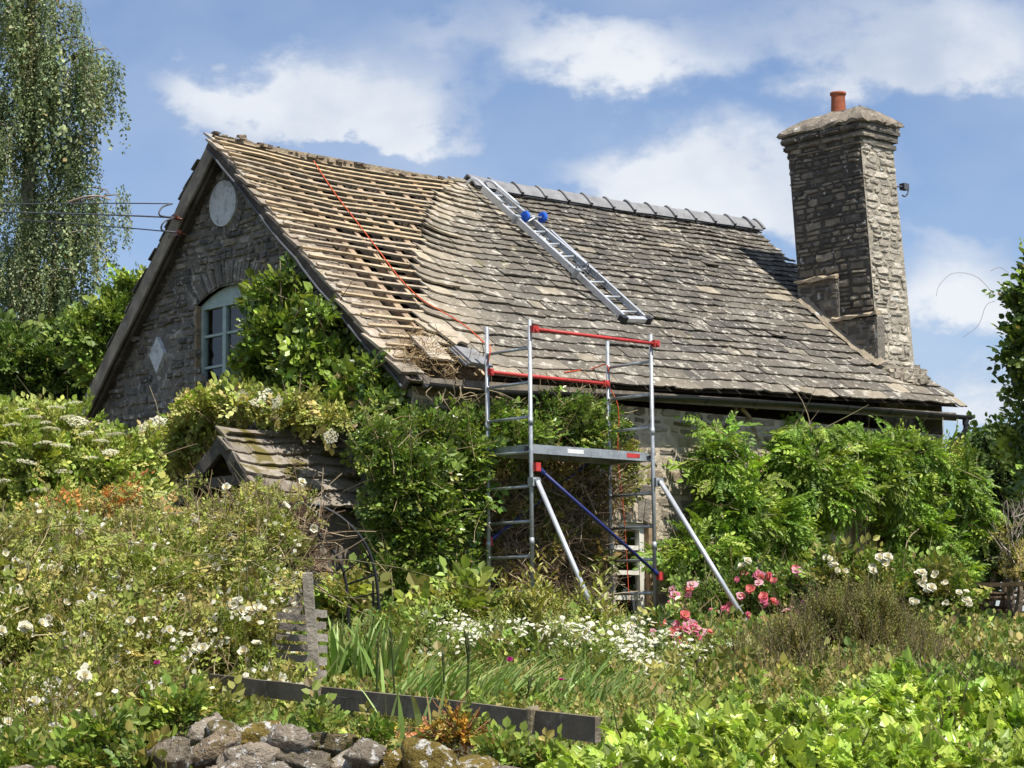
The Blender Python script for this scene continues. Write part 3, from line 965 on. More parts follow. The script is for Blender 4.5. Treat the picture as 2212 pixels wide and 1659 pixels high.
# ------------------------------------------------------------------ chimney
chim = MB()
CX0, CX1 = 8.64, 9.50
def cy(z, far):
    return (1.76 if not far else 3.18) + .055 * (z - 3.44)
def cx(z, right):
    return (CX1 - .036 * (z - 3.44)) if right else CX0 - .012 * (z - 3.44)
def ch_face(side):
    def f(u, v, d):
        if side == 'W':    # facing -X, u 0..1.54 from far to near
            return np.stack([cx(v, 0) - d, cy(v, True) - u, v], -1)
        if side == 'S':
            return np.stack([cx(v, 0) + u, cy(v, False) - d, v], -1)
        if side == 'E':
            return np.stack([cx(v, 1) + d, cy(v, False) + u, v], -1)
        return np.stack([cx(v, 1) - u, cy(v, True) + d, v], -1)
    return f
PALC = [(.175, .15, .117), (.135, .12, .098), (.21, .18, .138), (.105, .096, .084), (.24, .208, .16)]  # darker stones: soot, plus the west face's shade put into the colour
PALS = [(.44, .395, .32), (.38, .34, .275), (.50, .45, .365), (.41, .37, .30)]  # paler stones for the south face, its sunlight put into the colour
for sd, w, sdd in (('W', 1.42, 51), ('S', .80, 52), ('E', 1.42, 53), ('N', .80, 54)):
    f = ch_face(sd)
    banded_face(chim, np.linspace(2.2, 7.1, 12), lambda z: [(0, w + (.0 if sd in 'WE' else .06 - .024 * (z - 3.44)))], f, (.085, .076, .064) if sd != 'S' else (.36, .32, .25))  # mortar tone follows the painted light: pale south, dark elsewhere
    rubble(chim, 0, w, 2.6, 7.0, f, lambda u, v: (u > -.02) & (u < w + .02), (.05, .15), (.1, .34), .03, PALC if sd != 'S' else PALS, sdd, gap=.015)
    # corbel courses
    for (z0, z1, o) in ((6.84, 6.91, .03), (6.95, 7.05, .06), (7.06, 7.17, .09)):
        rubble(chim, -o, w + o, z0, z1 - .03, lambda u, v, d: f(u, v, d + o), lambda u, v: (u > -o - .1) & (u < w + o), (.06, .1), (.18, .5), .02, PALC, sdd + int(z0 * 10), wave=0)
for (z0, z1, o) in ((6.84, 6.91, .035), (6.95, 7.05, .06), (7.06, 7.17, .09)):
    chim.box((CX0 - o, cy(z0, 0) - o, z0), (cx(z0, 1) + o, cy(z0, 1) + o, z1), (.15, .14, .12))
ch = chim.build('chimney', M['chimney_stone'], cottage)
# sloped mortar cap
a = MB()
n = 15
lev = [(.115, 7.175), (.14, 7.205), (.12, 7.245), (.01, 7.34), (-.14, 7.44), (-.28, 7.51)]
ringp = []
for o, z in lev:
    x0, x1, y0, y1 = CX0 - o, cx(7.0, 1) + o, cy(7.0, 0) - o, cy(7.0, 1) + o
    q = [(x0 + (x1 - x0) * t, y0) for t in np.linspace(0, 1, n, endpoint=False)] + [(x1, y0 + (y1 - y0) * t) for t in np.linspace(0, 1, n, endpoint=False)] + \
        [(x1 - (x1 - x0) * t, y1) for t in np.linspace(0, 1, n, endpoint=False)] + [(x0, y1 - (y1 - y0) * t) for t in np.linspace(0, 1, n, endpoint=False)]
    ringp.append([(x, y, z) for x, y in q])
G = np.array(ringp)
G = G + (vnoise(G * np.array([1, 1, .6]), 6, 9) * .03)[..., None] * np.array([1, 1, .8]) + rng.normal(size=G.shape) * .014
m = 4 * n
I = np.arange(len(lev) * m).reshape(len(lev), m)
F = np.stack([I[:-1], np.roll(I[:-1], -1, 1), np.roll(I[1:], -1, 1), I[1:]], -1).reshape(-1, 4)
a.add(G.reshape(-1, 3), [F, I[-1][None], I[0][::-1][None]], (.24, .205, .16))
a.build('cap', M['chimney_stone'], ch)
a = MB()
pc = np.array([(CX0 + CX1) / 2 - .02, (cy(7.0, 0) + cy(7.0, 1)) / 2 + .06, 7.45])
prof = [(.0, .118), (.03, .12), (.30, .108), (.35, .11), (.36, .125), (.395, .126), (.40, .10), (.15, .095)]
k = 24
t = np.arange(k) * 2 * math.pi / k
Vp = np.concatenate([pc + np.stack([r * np.cos(t), r * np.sin(t), np.full(k, z)], -1) for z, r in prof])
j = np.arange(k)
F = np.concatenate([np.stack([i * k + j, i * k + (j + 1) % k, (i + 1) * k + (j + 1) % k, (i + 1) * k + j], 1) for i in range(len(prof) - 1)])
a.add(Vp, [F, ((len(prof) - 1) * k + j)[None]], (.36, .11, .055))
a.build('chimney_pot', M['pot'], ch, True)
# drip ledges and the thicker foot
a = MB()
def ledge(y0, y1, z, out, zt=.05):
    V = []
    ysx = np.linspace(y0, y1, 8)
    for y in ysx:
        for (dx, dz) in ((.02, 0), (-out, -.01), (-out, zt * .6), (.02, zt * 1.6)):
            V.append((CX0 + dx, y, z + dz + .012 * rng.normal()))
    F = [[i * 4 + jj, i * 4 + (jj + 1) % 4, i * 4 + 4 + (jj + 1) % 4, i * 4 + 4 + jj] for i in range(7) for jj in range(4)]
    F += [[0, 3, 2, 1], [28, 29, 30, 31]]
    a.add(V, np.array(F), (.40, .32, .22))
ledge(3.26, 2.44, 4.86, .13)
a.build('ledge', M['front_stone'], ch); a = MB()
ledge(2.56, 1.70, 4.20, .12)
a.build('ledge', M['front_stone'], ch); a = MB()
a.box((CX0 + .05, 1.66, 3.40), (CX1 + .04, 1.80, 3.45), (.36, .31, .24))
a.build('ledge', M['front_stone'], ch)
a = MB()
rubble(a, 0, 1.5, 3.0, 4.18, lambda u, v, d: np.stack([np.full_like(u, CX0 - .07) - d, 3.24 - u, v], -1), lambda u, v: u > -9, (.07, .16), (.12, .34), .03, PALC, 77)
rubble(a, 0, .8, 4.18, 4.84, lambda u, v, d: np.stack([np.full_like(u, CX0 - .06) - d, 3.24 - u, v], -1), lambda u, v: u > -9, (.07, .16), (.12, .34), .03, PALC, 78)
a.box((CX0 - .07, 1.72, 2.8), (CX0 + .1, 3.24, 4.18), (.2, .18, .15))
a.box((CX0 - .06, 2.44, 4.18), (CX0 + .1, 3.24, 4.86), (.2, .18, .15))
# rubble and mortar round the foot of the stack
for i in range(46):
    if i < 30: c = RP(rng.uniform(CX0, 9.62), rng.uniform(.62, .98) + .0, rng.uniform(.0, .06))
    else: c = RP(rng.uniform(9.46, 9.64), rng.uniform(.9, 2.6), rng.uniform(.0, .07))
    r = rng.uniform(.03, .075)
    base = np.array([[x, y, z] for x in (-1, 1) for y in (-1, 1) for z in (-1, 1)]) * np.array([1.3, 1, .6]) + rng.normal(size=(8, 3)) * .2
    a.add(c + base * r, np.array([[0, 1, 3, 2], [4, 6, 7, 5], [0, 4, 5, 1], [2, 3, 7, 6], [0, 2, 6, 4], [1, 5, 7, 3]]), np.array([.40, .35, .27]) * rng.uniform(.7, 1.1))
P = np.array([[RP(CX0 - .17, s, .055), RP(CX0 - .03, s, .16)] for s in np.linspace(.95, 2.9, 14)])
a.grid(P + rng.normal(size=P.shape) * .012, (.30, .25, .18))
a.build('chimney_foot', M['chimney_stone'], ch)
a = MB()
p = on(1935, 412, 1, 2.4); q = on(1950, 403, 1, 2.4)
wall = np.array([cx(p[2], 1) - .02, p[1], p[2] - .02])
a.rod(wall, q, .014, 6); a.box(q - np.array([.02, .05, .05]), q + np.array([.10, .05, .05]))
a.tube(bez([q + np.array([.12, 0, .03]), q + np.array([.13, 0, -.08]), q + np.array([.05, 0, -.15]), q + np.array([-.02, 0, -.14])], 10), .012, 6)
a.build('aerial_bracket', M['cable'], ch)

# ------------------------------------------------------------------ porch on the gable
porch = MB()
PX0, PX1, PY, PZ = -2.42, -.72, 2.70, 1.83
def PPR(X, s, h):
    X, s, h = np.broadcast_arrays(np.asarray(X, float), np.asarray(s, float), np.asarray(h, float))
    L = 1.24; f = s / L
    P = np.stack([X, 1.86 + (PY - .0 - 1.86) * f, .98 + (PZ - .98) * f + .02 * np.sin(X * 4)], -1)
    return P + np.array([0, -.74, .67]) * h[..., None]
def PPL(X, s, h):
    X, s, h = np.broadcast_arrays(np.asarray(X, float), np.asarray(s, float), np.asarray(h, float))
    L = 1.36; f = s / L
    P = np.stack([X, 3.78 + (PY - 3.78) * f, 1.06 + (PZ - 1.06) * f], -1)
    return P + np.array([0, .61, .79]) * h[..., None]
def pcol(X, s):
    return np.array([(.34, .295, .235), (.28, .24, .19), (.38, .33, .27)][rng.integers(3)]) * rng.uniform(.8, 1.15)
add_slates(porch, slate_rows(1.24, .25, .2), lambda s: PX0, lambda s: PX1, PPR, pcol, .6, .5, 1.24, .045)
add_slates(porch, slate_rows(1.36, .25, .2), lambda s: PX0, lambda s: PX1, PPL, pcol, .6, .5, 1.36, .04)
for f, S in ((PPR, 1.24), (PPL, 1.36)):
    xs = np.array([PX0 + .03, PX1])
    porch.grid(f(xs[None, :], np.array([0, S])[:, None], -.02), (.1, .08, .06))
po = porch.build('porch', M['moss_slate'], cottage)
a = MB()
for dx, w, h, cc in ((.0, .035, .17, (.11, .095, .08)), (.07, .05, .10, (.075, .062, .05))):
    a.beam((PX0 + dx, PY - .01, PZ - .06), (PX0 + dx, 1.88, .98 - .07), h, w, (1, 0, 0), cc, .004, 6)
    a.beam((PX0 + dx, PY + .01, PZ - .06), (PX0 + dx, 3.80, 1.06 - .07), h, w, (1, 0, 0), cc, .004, 6)
a.beam((PX0 + .12, 2.1, 1.32), (PX0 + .12, 3.3, 1.32), .08, .12, (0, 0, 1), (.17, .15, .13), .004, 5)
a.beam((PX0 + .12, 2.1, -.6), (PX0 + .12, 2.1, 1.3), .1, .1, (0, 1, 0), (.15, .13, .11), .004, 5)
a.beam((PX0 + .12, 3.4, -.6), (PX0 + .12, 3.4, 1.2), .1, .1, (0, 1, 0), (.15, .13, .11), .004, 5)
a.build('barge_board', M['old_wood'], po)
a = MB()
z = -.6
while z < .95:
    a.frame_box(((PX0 + PX1) / 2, 2.07 + .01 * rng.normal(), z + .09), ((PX1 - PX0) / 2, 0, 0), (0, .012, .0), (0, -.012, .10), np.array([.27, .235, .19]) * rng.uniform(.75, 1.15))
    z += .165
a.build('board_wall', M['old_wood'], po)

# ------------------------------------------------------------------ scaffold tower
TL, TW, RS = 2.0, .75, .4
tower = thing('scaffold_tower', (1.0, .4, -.45), 'grey tubular scaffold tower with red guard rails standing against the cottage', 'scaffold tower')
def foot_z(x, y):
    return float(ground_z(np.array([x, y, 0.0])))
for X in (0.0, TL):
    fr = MB()
    for y in (0.0, TW):
        zb = foot_z(X, y) + .12
        fr.rod((X, y, zb), (X, y, 3.13), .0245, 14)
        for z in (.52, 1.9):
            fr.rod((X, y, z), (X, y, z + .09), .029, 14)
    # dark socket holes along the posts
    f = fr.build('end_frame', M['alu'], tower, True)
    for k in range(8):
        r = MB()
        z = k * RS
        r.tube([(X, .02, z), (X, TW - .02, z)], .0185, 12)
        for y in (.03, TW - .03):
            r.rod((X, y - .012, z), (X, y + .012, z), .024, 10)
        r.build('rung', M['alu'], f, True)
    for y in (0.0, TW):
        b = MB()
        zb = foot_z(X, y)
        b.rod((X, y, zb), (X, y, zb + .2), .019, 10)
        b.box((X - .07, y - .07, zb - .01), (X + .07, y + .07, zb + .012))
        b.rod((X, y, zb + .11), (X, y, zb + .16), .035, 8)
        b.build('foot', M['blue'], tower)
pl = MB()
z0, z1 = 1.585, 1.69
pl.box((.03, .045, z0), (TL - .03, .085, z1)); pl.box((.03, TW - .085, z0), (TL - .03, TW - .045, z1))
pl.box((.03, .0855, z0), (.075, TW - .0855, z1)); pl.box((TL - .075, .0855, z0), (TL - .03, TW - .0855, z1))
pf = pl.build('platform', M['alu'], tower)
b = MB(); b.box((.076, .0857, z1 - .03), (TL - .076, TW - .0857, z1 - .012)); b.build('deck', M['platform'], pf)
for x in (.0, TL):
    for y in (.06, TW - .07):
        h = MB()
        h.beam((x + (.06 if x == 0 else -.06), y, 1.62), (x - (.035 if x == 0 else -.035), y, 1.64), .035, .05)
        h.build('hook', M['black'], pf)
for (x, w, m) in ((.62, .26, 'sticker_white'), (1.60, .22, 'red')):
    b = MB(); b.box((x, .0415, z0 + .03), (x + w, .044, z1 - .025)); b.build('sticker', M[m], pf)
for (y, zz) in ((-.045, 3.015), (TW + .0, 2.595)):
    g = MB()
    a0, a1 = (.03, y, zz), (TL + .03 if y < 0 else TL - .04, y, zz)
    g.tube([a0, a1], .022, 12)
    g_o = g.build('guard_rail', M['red'], tower, True)
    for q in (a0, a1):
        c = MB()
        c.box(np.array(q) - [.045, .035, .04], np.array(q) + [.045, .03, .04])
        c.rod(np.array(q) - [0, .05, 0], np.array(q) + [0, .05, 0], .028, 10)
        c.build('clamp', M['red'], g_o)
for (p, q) in (((.05, -.045, 1.42), (2.04, -.045, .2)), ((.04, TW + .04, .6), (1.96, TW + .04, 1.78))):
    g = MB()
    p, q = np.array(p), np.array(q)
    g.tube([p, q], .019, 12)
    g_o = g.build('brace', M['blue'], tower, True)
    for e, dv in ((p, q - p), (q, p - q)):
        dv = dv / np.linalg.norm(dv)
        c = MB()
        c.tube([e + dv * .05, e + dv * .13], .027, 10)
        c.build('sleeve', M['blue'], g_o)
        c = MB(); c.box(e - [.04, .03, .05], e + [.035, .035, .05]); c.build('clamp', M['red'], g_o)
for (X, foot) in ((.03, (.07, -1.06)), (TL + .05, (TL + .12, -1.42))):
    fz = foot_z(foot[0], foot[1]) + .02
    g = MB()
    p, q = np.array((X, -.075, 1.25)), np.array((foot[0], foot[1], fz))
    if X > 1: p[2] = 1.33
    g.tube([p, q], .029, 14)
    go = g.build('outrigger', M['alu_bright'], tower, True)
    c = MB()
    c.box((X - .06, -.06, p[2] - .05), (X + .035, .03, p[2] + .05)); c.rod((X, -.09, p[2] + .01), (X, -.0, p[2] + .01), .04, 12)
    c.build('clamp', M['alu'], go)
    c = MB(); c.rod((q[0], q[1], fz - .03), (q[0], q[1], fz + .03), .05, 12); c.build('rubber_foot', M['black'], go)

# ------------------------------------------------------------------ roof ladder
ladder = thing('roof_ladder', RP(3.6, 2.6, .1), 'aluminium double ladder hooked over the ridge and lying down the slates', 'ladder')
def rpx(x, y, off):
    X, s = roof_hit(x, y, off)
    return RP(X, s, off)
def section(tl, tr, bl, br, off, n_r, name):
    L0, L1, R0, R1 = rpx(*tl, off), rpx(*bl, off), rpx(*tr, off), rpx(*br, off)
    for A, B in ((L0, L1), (R0, R1)):
        s_ = MB()
        s_.beam(A, B, .012, .085, RN)
        side = np.cross(B - A, RN); side /= np.linalg.norm(side)
        sg = 1 if np.dot(side, (R0 - L0)) * (1 if A is L0 else -1) > 0 else -1
        for dz in (-.039, .039):
            s_.beam(A + RN * dz + side * sg * .0215, B + RN * dz + side * sg * .0215, .031, .007, RN)
        s_.build('rail', M['alu_bright'], name)
    for i in range(n_r):
        t = (i + .5) / n_r
        p, q = L0 + (L1 - L0) * t, R0 + (R1 - R0) * t
        r = MB(); v = (q - p); r.tube([p + v * .01, q - v * .01], .017, 8); r.build('rung', M['alu_bright'], name, True)
    return L0, L1, R0, R1
a0, a1, b0, b1 = section((1030, 397), (1063, 400), (1241, 584), (1279, 581), .16, 7, ladder)
c0, c1, d0, d1 = section((1146, 497), (1184, 497), (1342, 684), (1390, 686), .075, 6, ladder)
for P0, P1 in ((a0, a1), (b0, b1)):
    h = MB()
    u = (P0 - P1) / np.linalg.norm(P0 - P1)
    base = P0 - u * .45 + RN * .055
    top = P0 + u * .12 + RN * .06
    yy = np.array([0, 1.0, 0])
    pts = bez([base, P0 + RN * .06, top, top + yy * .13 + np.array([0, 0, .05]), top + yy * .25 + np.array([0, 0, .0]), top + yy * .33 + np.array([0, 0, -.16]), top + yy * .36 + np.array([0, 0, -.30])], 18)
    h.tube(pts, .021, 10); h.build('ridge_hook', M['alu_bright'], ladder, True)
ax = []
for (x, y) in ((1119, 450), (1156, 453)):
    X, s = roof_hit(x, y, .24)
    c = RP(X, s, .24)
    ax.append(c)
    w = MB()
    ux = np.array([1.0, 0, 0]); sd = np.array([0, math.cos(TH), math.sin(TH)])
    k = 20; t = np.arange(k) * 2 * math.pi / k
    prof = [(-.026, .02), (-.026, .070), (-.02, .082), (.02, .082), (.026, .070), (.018, .06), (.01, .02)]
    Vp = np.concatenate([c + ux * q + r * (np.cos(t)[:, None] * sd + np.sin(t)[:, None] * RN) for q, r in prof])
    jj = np.arange(k)
    w.add(Vp, [np.concatenate([np.stack([i * k + jj, (i + 1) * k + jj, (i + 1) * k + (jj + 1) % k, i * k + (jj + 1) % k], 1) for i in range(6)]), jj[None], (6 * k + jj)[::-1][None]])
    for q in range(6):
        an = q * math.pi / 3
        dv = math.cos(an) * sd + math.sin(an) * RN
        w.beam(c - ux * .024 + dv * .015, c - ux * .024 + dv * .072, .018, .012, ux)
    w.build('wheel', M['wheel_blue'], ladder)
w = MB(); w.rod(ax[0], ax[1], .012, 8); w.beam((ax[0] + ax[1]) / 2, (a0 * .62 + a1 * .38 + b0 * .62 + b1 * .38) / 2, .05, .02, RN); w.build('axle', M['alu'], ladder)
w = MB()
e0, e1 = c1 + (c1 - d1) * .05, d1 + (d1 - c1) * .05
w.beam(e0, e1, .07, .06, RN); w.build('stabiliser_bar', M['alu_bright'], ladder)
for e in (e0, e1):
    w = MB(); dv = (e1 - e0) / np.linalg.norm(e1 - e0) * .055
    w.beam(e - dv, e + dv, .085, .09, RN); w.build('end_cap', M['black'], ladder)
for t, dx in ((.36, 0), (.97, 0)):
    for p in (a0 + (a1 - a0) * t, b0 + (b1 - b0) * t) if t < .5 else (a0 + (a1 - a0) * t, ):
        w = MB(); w.beam(p - RN * .06, p + RN * .07, .05, .10, (1, 0, 0)); w.build('bracket', M['alu'], ladder)
w = MB()
for i in range(10):
    p = a1 * .9 + a0 * .1 + (b1 - a1) * rng.uniform(.15, .8) + rng.normal(size=3) * .02
    w.tube(bez([p, p + rng.normal(size=3) * .06, p + rng.normal(size=3) * .07], 6), .009, 5)
w.build('lashing', M['cable'], ladder)

# ------------------------------------------------------------------ ropes, loose slates, straw, cables
def rope(pts, r, name, label, mat='rope', cat='rope', group=None, n=40):
    m = MB(); m.tube(bez(pts, n), r, 6, (.5, .1, .04))
    return tag(m.build(name, M[mat], None, True), label, cat, group)
rp = [rpx(675, 343, .05), rpx(722, 412, .035), rpx(770, 479, .035), rpx(817, 543, .035), rpx(862, 598, .035), rpx(908, 644, .05), rpx(950, 668, .06), rpx(1000, 700, .06), rpx(1040, 735, .06), np.array([.03, .72, 2.87]), np.array([.0, .78, 2.6])]
rope(rp, .007, 'rope', 'orange rope running from the ridge down across the bare battens')
rope([(TL - .02, .76, 2.62), (2.12, .70, 2.30), (2.16, .76, 1.7), (2.3, .82, 1.1), (2.36, .84, .6), (2.4, .84, -.1)], .006, 'rope', 'thin orange rope hanging from the red lower rail of the tower')
rope([rpx(1215, 800, .05), rpx(1275, 792, .05), (1.98, .74, 2.83), (2.03, .79, 2.6)], .008, 'rope', 'short orange cord tied across the slates to a tower post', n=20)
m = MB()
for i in range(3):
    X, s = roof_hit(1003 + 4 * i, 776 - 3 * i, .10 + .02 * i)
    q = RP(np.array([X - .12, X + .22, X + .24, X - .10]), np.array([s - .10, s - .12, s + .30, s + .32]), np.array([.14, .12, .085, .10]) + .03 * i)
    V = np.concatenate([q, q - RN * .028])
    m.add(V, np.array([[0, 1, 2, 3], [7, 6, 5, 4], [0, 4, 5, 1], [1, 5, 6, 2], [2, 6, 7, 3], [3, 7, 4, 0]]), np.array([.10, .115, .12]) * rng.uniform(.8, 1.2))
tag(m.build('slate_stack', M['ridge']), 'small pile of dark blue slates laid at the eave beside the tower', 'slates')
for (x, y, ang, L, W_, lab) in ((925, 745, -.1, .55, .34, 'loose tan slate lying crooked over the hole at the eave'),
                                (965, 715, .12, .5, .3, 'pale loose slate tilted beside the dark slate pile')):
    X, s = roof_hit(x, y, .08)
    m = MB()
    n = 5
    xs_ = np.linspace(-W_ / 2, W_ / 2, n)
    lo = np.stack([xs_, np.full(n, -L / 2) + rng.normal(size=n) * .02], 1); up = np.stack([xs_, np.full(n, L / 2) + rng.normal(size=n) * .015], 1)
    q = np.concatenate([lo, up])
    q = np.stack([q[:, 0] * math.cos(ang) - q[:, 1] * math.sin(ang), q[:, 0] * math.sin(ang) + q[:, 1] * math.cos(ang)], 1)
    T = RP(X + q[:, 0], s + q[:, 1], np.concatenate([np.full(n, .11), np.full(n, .07)])); B_ = T - RN * .03
    V = np.concatenate([T, B_]); i = np.arange(n - 1)
    m.add(V, [np.stack([i, i + 1, n + i + 1, n + i], 1), np.stack([2 * n + i, 3 * n + i, 3 * n + i + 1, 2 * n + i + 1], 1), np.stack([i, 2 * n + i, 2 * n + i + 1, i + 1], 1),
              np.stack([n + i, n + i + 1, 3 * n + i + 1, 3 * n + i], 1), np.array([[0, n, 3 * n, 2 * n], [n - 1, 3 * n - 1, 4 * n - 1, 2 * n - 1]])], (.42, .35, .26))
    tag(m.build('loose_slate', M['slate']), lab, 'slate')
# straw of an old nest spilling at the eave
m = MB()
def strands(n, c, spread, L, r):
    p = c + rng.normal(size=(n, 3)) * spread
    d = rng.normal(size=(n, 3)) * np.array([1, .6, .45]); d /= np.linalg.norm(d, axis=1)[:, None]
    ll = rng.uniform(.4, 1, n)[:, None] * L
    mid = p + d * ll * .5 + rng.normal(size=(n, 3)) * L * .12
    P = np.stack([p, mid, p + d * ll], 1)
    return P, np.full((n, 3), r)
for (x, y, n) in ((905, 745, 110), (935, 775, 120), (895, 780, 110), (985, 795, 70)):
    c = rpx(x, y, .0)
    P, r = strands(n, c, .085, .26, .004)
    m.tubes_many(P, r, np.array([.33, .235, .125]) * rng.uniform(.6, 1.25, n)[:, None])
tag(m.build('nest_straw', M['straw']), 'brown straw and roots of an old nest spilling out at the stripped eave', 'nest', kind='stuff')
m = MB()
for i in range(26):
    c = np.array([rng.uniform(-.75, .5), .93 + rng.normal() * .06, 2.40 + rng.normal() * .07])
    d = np.array([rng.normal() * .5, rng.normal() * .15, -abs(rng.normal()) * .3])
    m.tube(bez([c, c + d * .3 + rng.normal(size=3) * .04, c + d * .6], 6), [.008, .007, .006, .005, .004, .003], 4, (.33, .26, .16))
tag(m.build('dry_creeper', M['twig']), 'dry creeper stems hanging from the gutter at the stripped corner', 'creeper')

for k, (p, far) in enumerate(zip(INS, ((-900, 330), (-900, 320), (-900, 300)))):
    lab = ('upper grey service cable running from the gable to the left', 'middle dark cable reaching the gable at the brown insulator', 'lowest cable ending at the lower insulator on the barge board')[k]
    a_ = p; b_ = at(far[0], far[1] - k * 22 + (0, 18, 30)[k], 46)
    mid = (a_ + b_) / 2 - np.array([0, 0, .45])
    m = MB(); m.tube(bez([a_, mid, b_], 30), .009 if k != 1 else .012, 6)
    tag(m.build('cable', M['cable'], None, True), lab, 'cable', 'service cables on the gable')
m = MB()
m.tube(bez([INS[0], on(350, 448, 0, XL - .3), on(345, 465, 0, XL - .35), INS[1]], 16), .012, 6)
m.tube(bez([INS[1], on(354, 480, 0, XL - .3), on(350, 497, 0, XL - .3), INS[2]], 16), .012, 6)
tag(m.build('cable_loop', M['cable'], None, True), 'dark looped cable joining the insulators on the barge board', 'cable')

# ------------------------------------------------------------------ garden arch
arch = thing('garden_arch', at(660, 1400, 19.3), 'black iron hoop arch wound with rose stems in front of the porch', 'garden arch')
h1 = [(500, 1400), (499, 1250), (504, 1170), (524, 1128), (560, 1104), (605, 1093), (653, 1089), (701, 1097), (749, 1128), (787, 1172), (808, 1225), (818, 1302), (823, 1420)]
h2 = [(440, 1400), (436, 1250), (448, 1180), (480, 1140), (530, 1113), (576, 1104), (622, 1110), (665, 1132), (701, 1167), (733, 1212), (747, 1258), (752, 1310), (754, 1420)]
A1 = bez([at(x, y, 19.0) for x, y in h1], 40); A2 = bez([at(x, y, 19.6) for x, y in h2], 40)
for P in (A1, A2):
    m = MB(); m.tube(P, .014, 8); m.build('hoop', M['black'], arch, True)
for i in (7, 12, 17, 22, 27, 31, 35):
    m = MB(); m.rod(A1[i], A2[i], .008, 6); m.build('cross_bar', M['black'], arch)
m = MB()
m.rod(at(806, 1255, 19.05), at(806, 1420, 19.05), .010, 6); m.rod(at(752, 1262, 19.4), at(816, 1240, 19.05), .010, 6)
m.build('side_bar', M['black'], arch)

# ------------------------------------------------------------------ slatted screen by the arch
screen = thing('slatted_screen', at(680, 1480, 14.0), 'weathered wooden post with slatted boards half hidden by the rose', 'screen')
m = MB()
m.beam(at(664, 1238, 14.0), at(688, 1560, 14.0), .062, .06, HF, (.30, .26, .21), .0015, 6)
m.build('post', M['old_wood'], screen)
for i, y in enumerate((1330, 1352, 1374, 1396, 1418, 1440, 1462, 1484)):
    m = MB(); m.beam(at(598, y, 14.2), at(668, y + 5, 14.1), .016, .045, (0, 0, 1), np.array([.30, .26, .22]) * rng.uniform(.75, 1.15), .003, 4)
    m.build('slat', M['old_wood'], screen)
for i, y in enumerate((1325, 1350, 1376, 1402, 1428, 1454)):
    m = MB(); m.beam(at(676, y, 14.1), at(704, y + 2, 14.3), .016, .05, (0, 0, 1), np.array([.34, .30, .25]) * rng.uniform(.75, 1.15), .003, 3)
    m.build('slat', M['old_wood'], screen)

# ------------------------------------------------------------------ low rail fence in front
fence = thing('rail_fence', at(900, 1600, 11.2), 'low dark timber rail on short posts with wire netting above the stone wall', 'fence')
def fz_(x, y, d): return at(x, y, d)
m = MB(); m.beam(at(455, 1474, 13.2), at(690, 1502, 12.2), .03, .10, (0, 0, 1), (.17, .14, .10), .002, 6); m.build('rail', M['old_wood'], fence)
m = MB(); m.beam(at(694, 1504, 12.25), at(1292, 1578, 9.6), .03, .112, (0, 0, 1), (.18, .15, .11), .002, 9); m.build('rail', M['old_wood'], fence)
m = MB(); m.tube([at(681, 1470, 12.1), at(682, 1500, 12.1), at(684, 1620, 12.1)], [.028, .03, .032], 10, (.24, .2, .15)); m.build('post', M['old_wood'], fence)
m = MB(); m.tube([at(1150, 1527, 10.1), at(1151, 1532, 10.1), at(1153, 1720, 10.1)], [.028, .033, .036], 12, (.30, .25, .16)); m.build('post', M['old_wood'], fence)
m = MB()
P, Q = at(690, 1500, 12.2), at(1270, 1570, 9.75)
for t in np.linspace(0, 1, 46):
    b_ = P + (Q - P) * t
    m.tube([b_, b_ - np.array([0, 0, .30])], .0012, 3, (.3, .3, .3))
for k in range(5):
    m.tube([P - np.array([0, 0, .065 * k]), Q - np.array([0, 0, .065 * k])], .0012, 3, (.3, .3, .3))
m.build('wire_netting', M['cable'], fence)

# ------------------------------------------------------------------ stone wall along the lane
wall = thing('stone_wall', at(700, 1800, 9.0), 'mossy dry stone garden wall with big lichened boulders along its top', 'stone wall')
def rock(c, r, seed, col, flat=.75):
    g = np.random.default_rng(seed)
    nu, nv = 30, 18
    th = np.linspace(0, 2 * math.pi, nu, endpoint=False); ph = np.linspace(.02, math.pi - .02, nv)
    T, Pp = np.meshgrid(th, ph)
    D = np.stack([np.sin(Pp) * np.cos(T), np.sin(Pp) * np.sin(T), np.cos(Pp)], -1)
    # flat facets: keep the smallest of several cutting planes
    pl_ = g.normal(size=(10, 3)); pl_ /= np.linalg.norm(pl_, axis=1)[:, None]
    dist = g.uniform(.55, 1.0, 10)
    dots = np.clip(D @ pl_.T, 1e-3, None)
    rad = np.minimum(1.15, (dist / dots).min(-1))
    rad = rad * (1 + .09 * vnoise(D, 5, seed) + .06 * vnoise(D, 13, seed + 1) + .02 * g.normal(size=rad.shape))
    V = (D * rad[..., None])
    S = np.asarray(r) * np.array([1.25, 1.0, flat])
    a = g.uniform(-.6, .6)
    V = V * S
    V = np.stack([V[..., 0] * math.cos(a) - V[..., 1] * math.sin(a), V[..., 0] * math.sin(a) + V[..., 1] * math.cos(a), V[..., 2]], -1)
    tl = g.normal() * .3
    V = np.stack([V[..., 0] * math.cos(tl) - V[..., 2] * math.sin(tl), V[..., 1], V[..., 0] * math.sin(tl) + V[..., 2] * math.cos(tl)], -1)
    X = c + V[..., 0:1] * _r + V[..., 1:2] * HF + V[..., 2:3] * np.array([0, 0, 1.0])
    m = MB()
    I = np.arange(nu * nv).reshape(nv, nu)
    F = np.stack([I[:-1], I[1:], np.roll(I[1:], -1, 1), np.roll(I[:-1], -1, 1)], -1).reshape(-1, 4)
    m.add(X.reshape(-1, 3), [F, I[0][None], I[-1][::-1][None]], col)
    return m
RC = [(.30, .25, .19), (.24, .20, .15), (.34, .285, .22), (.18, .15, .11), (.28, .215, .145)]
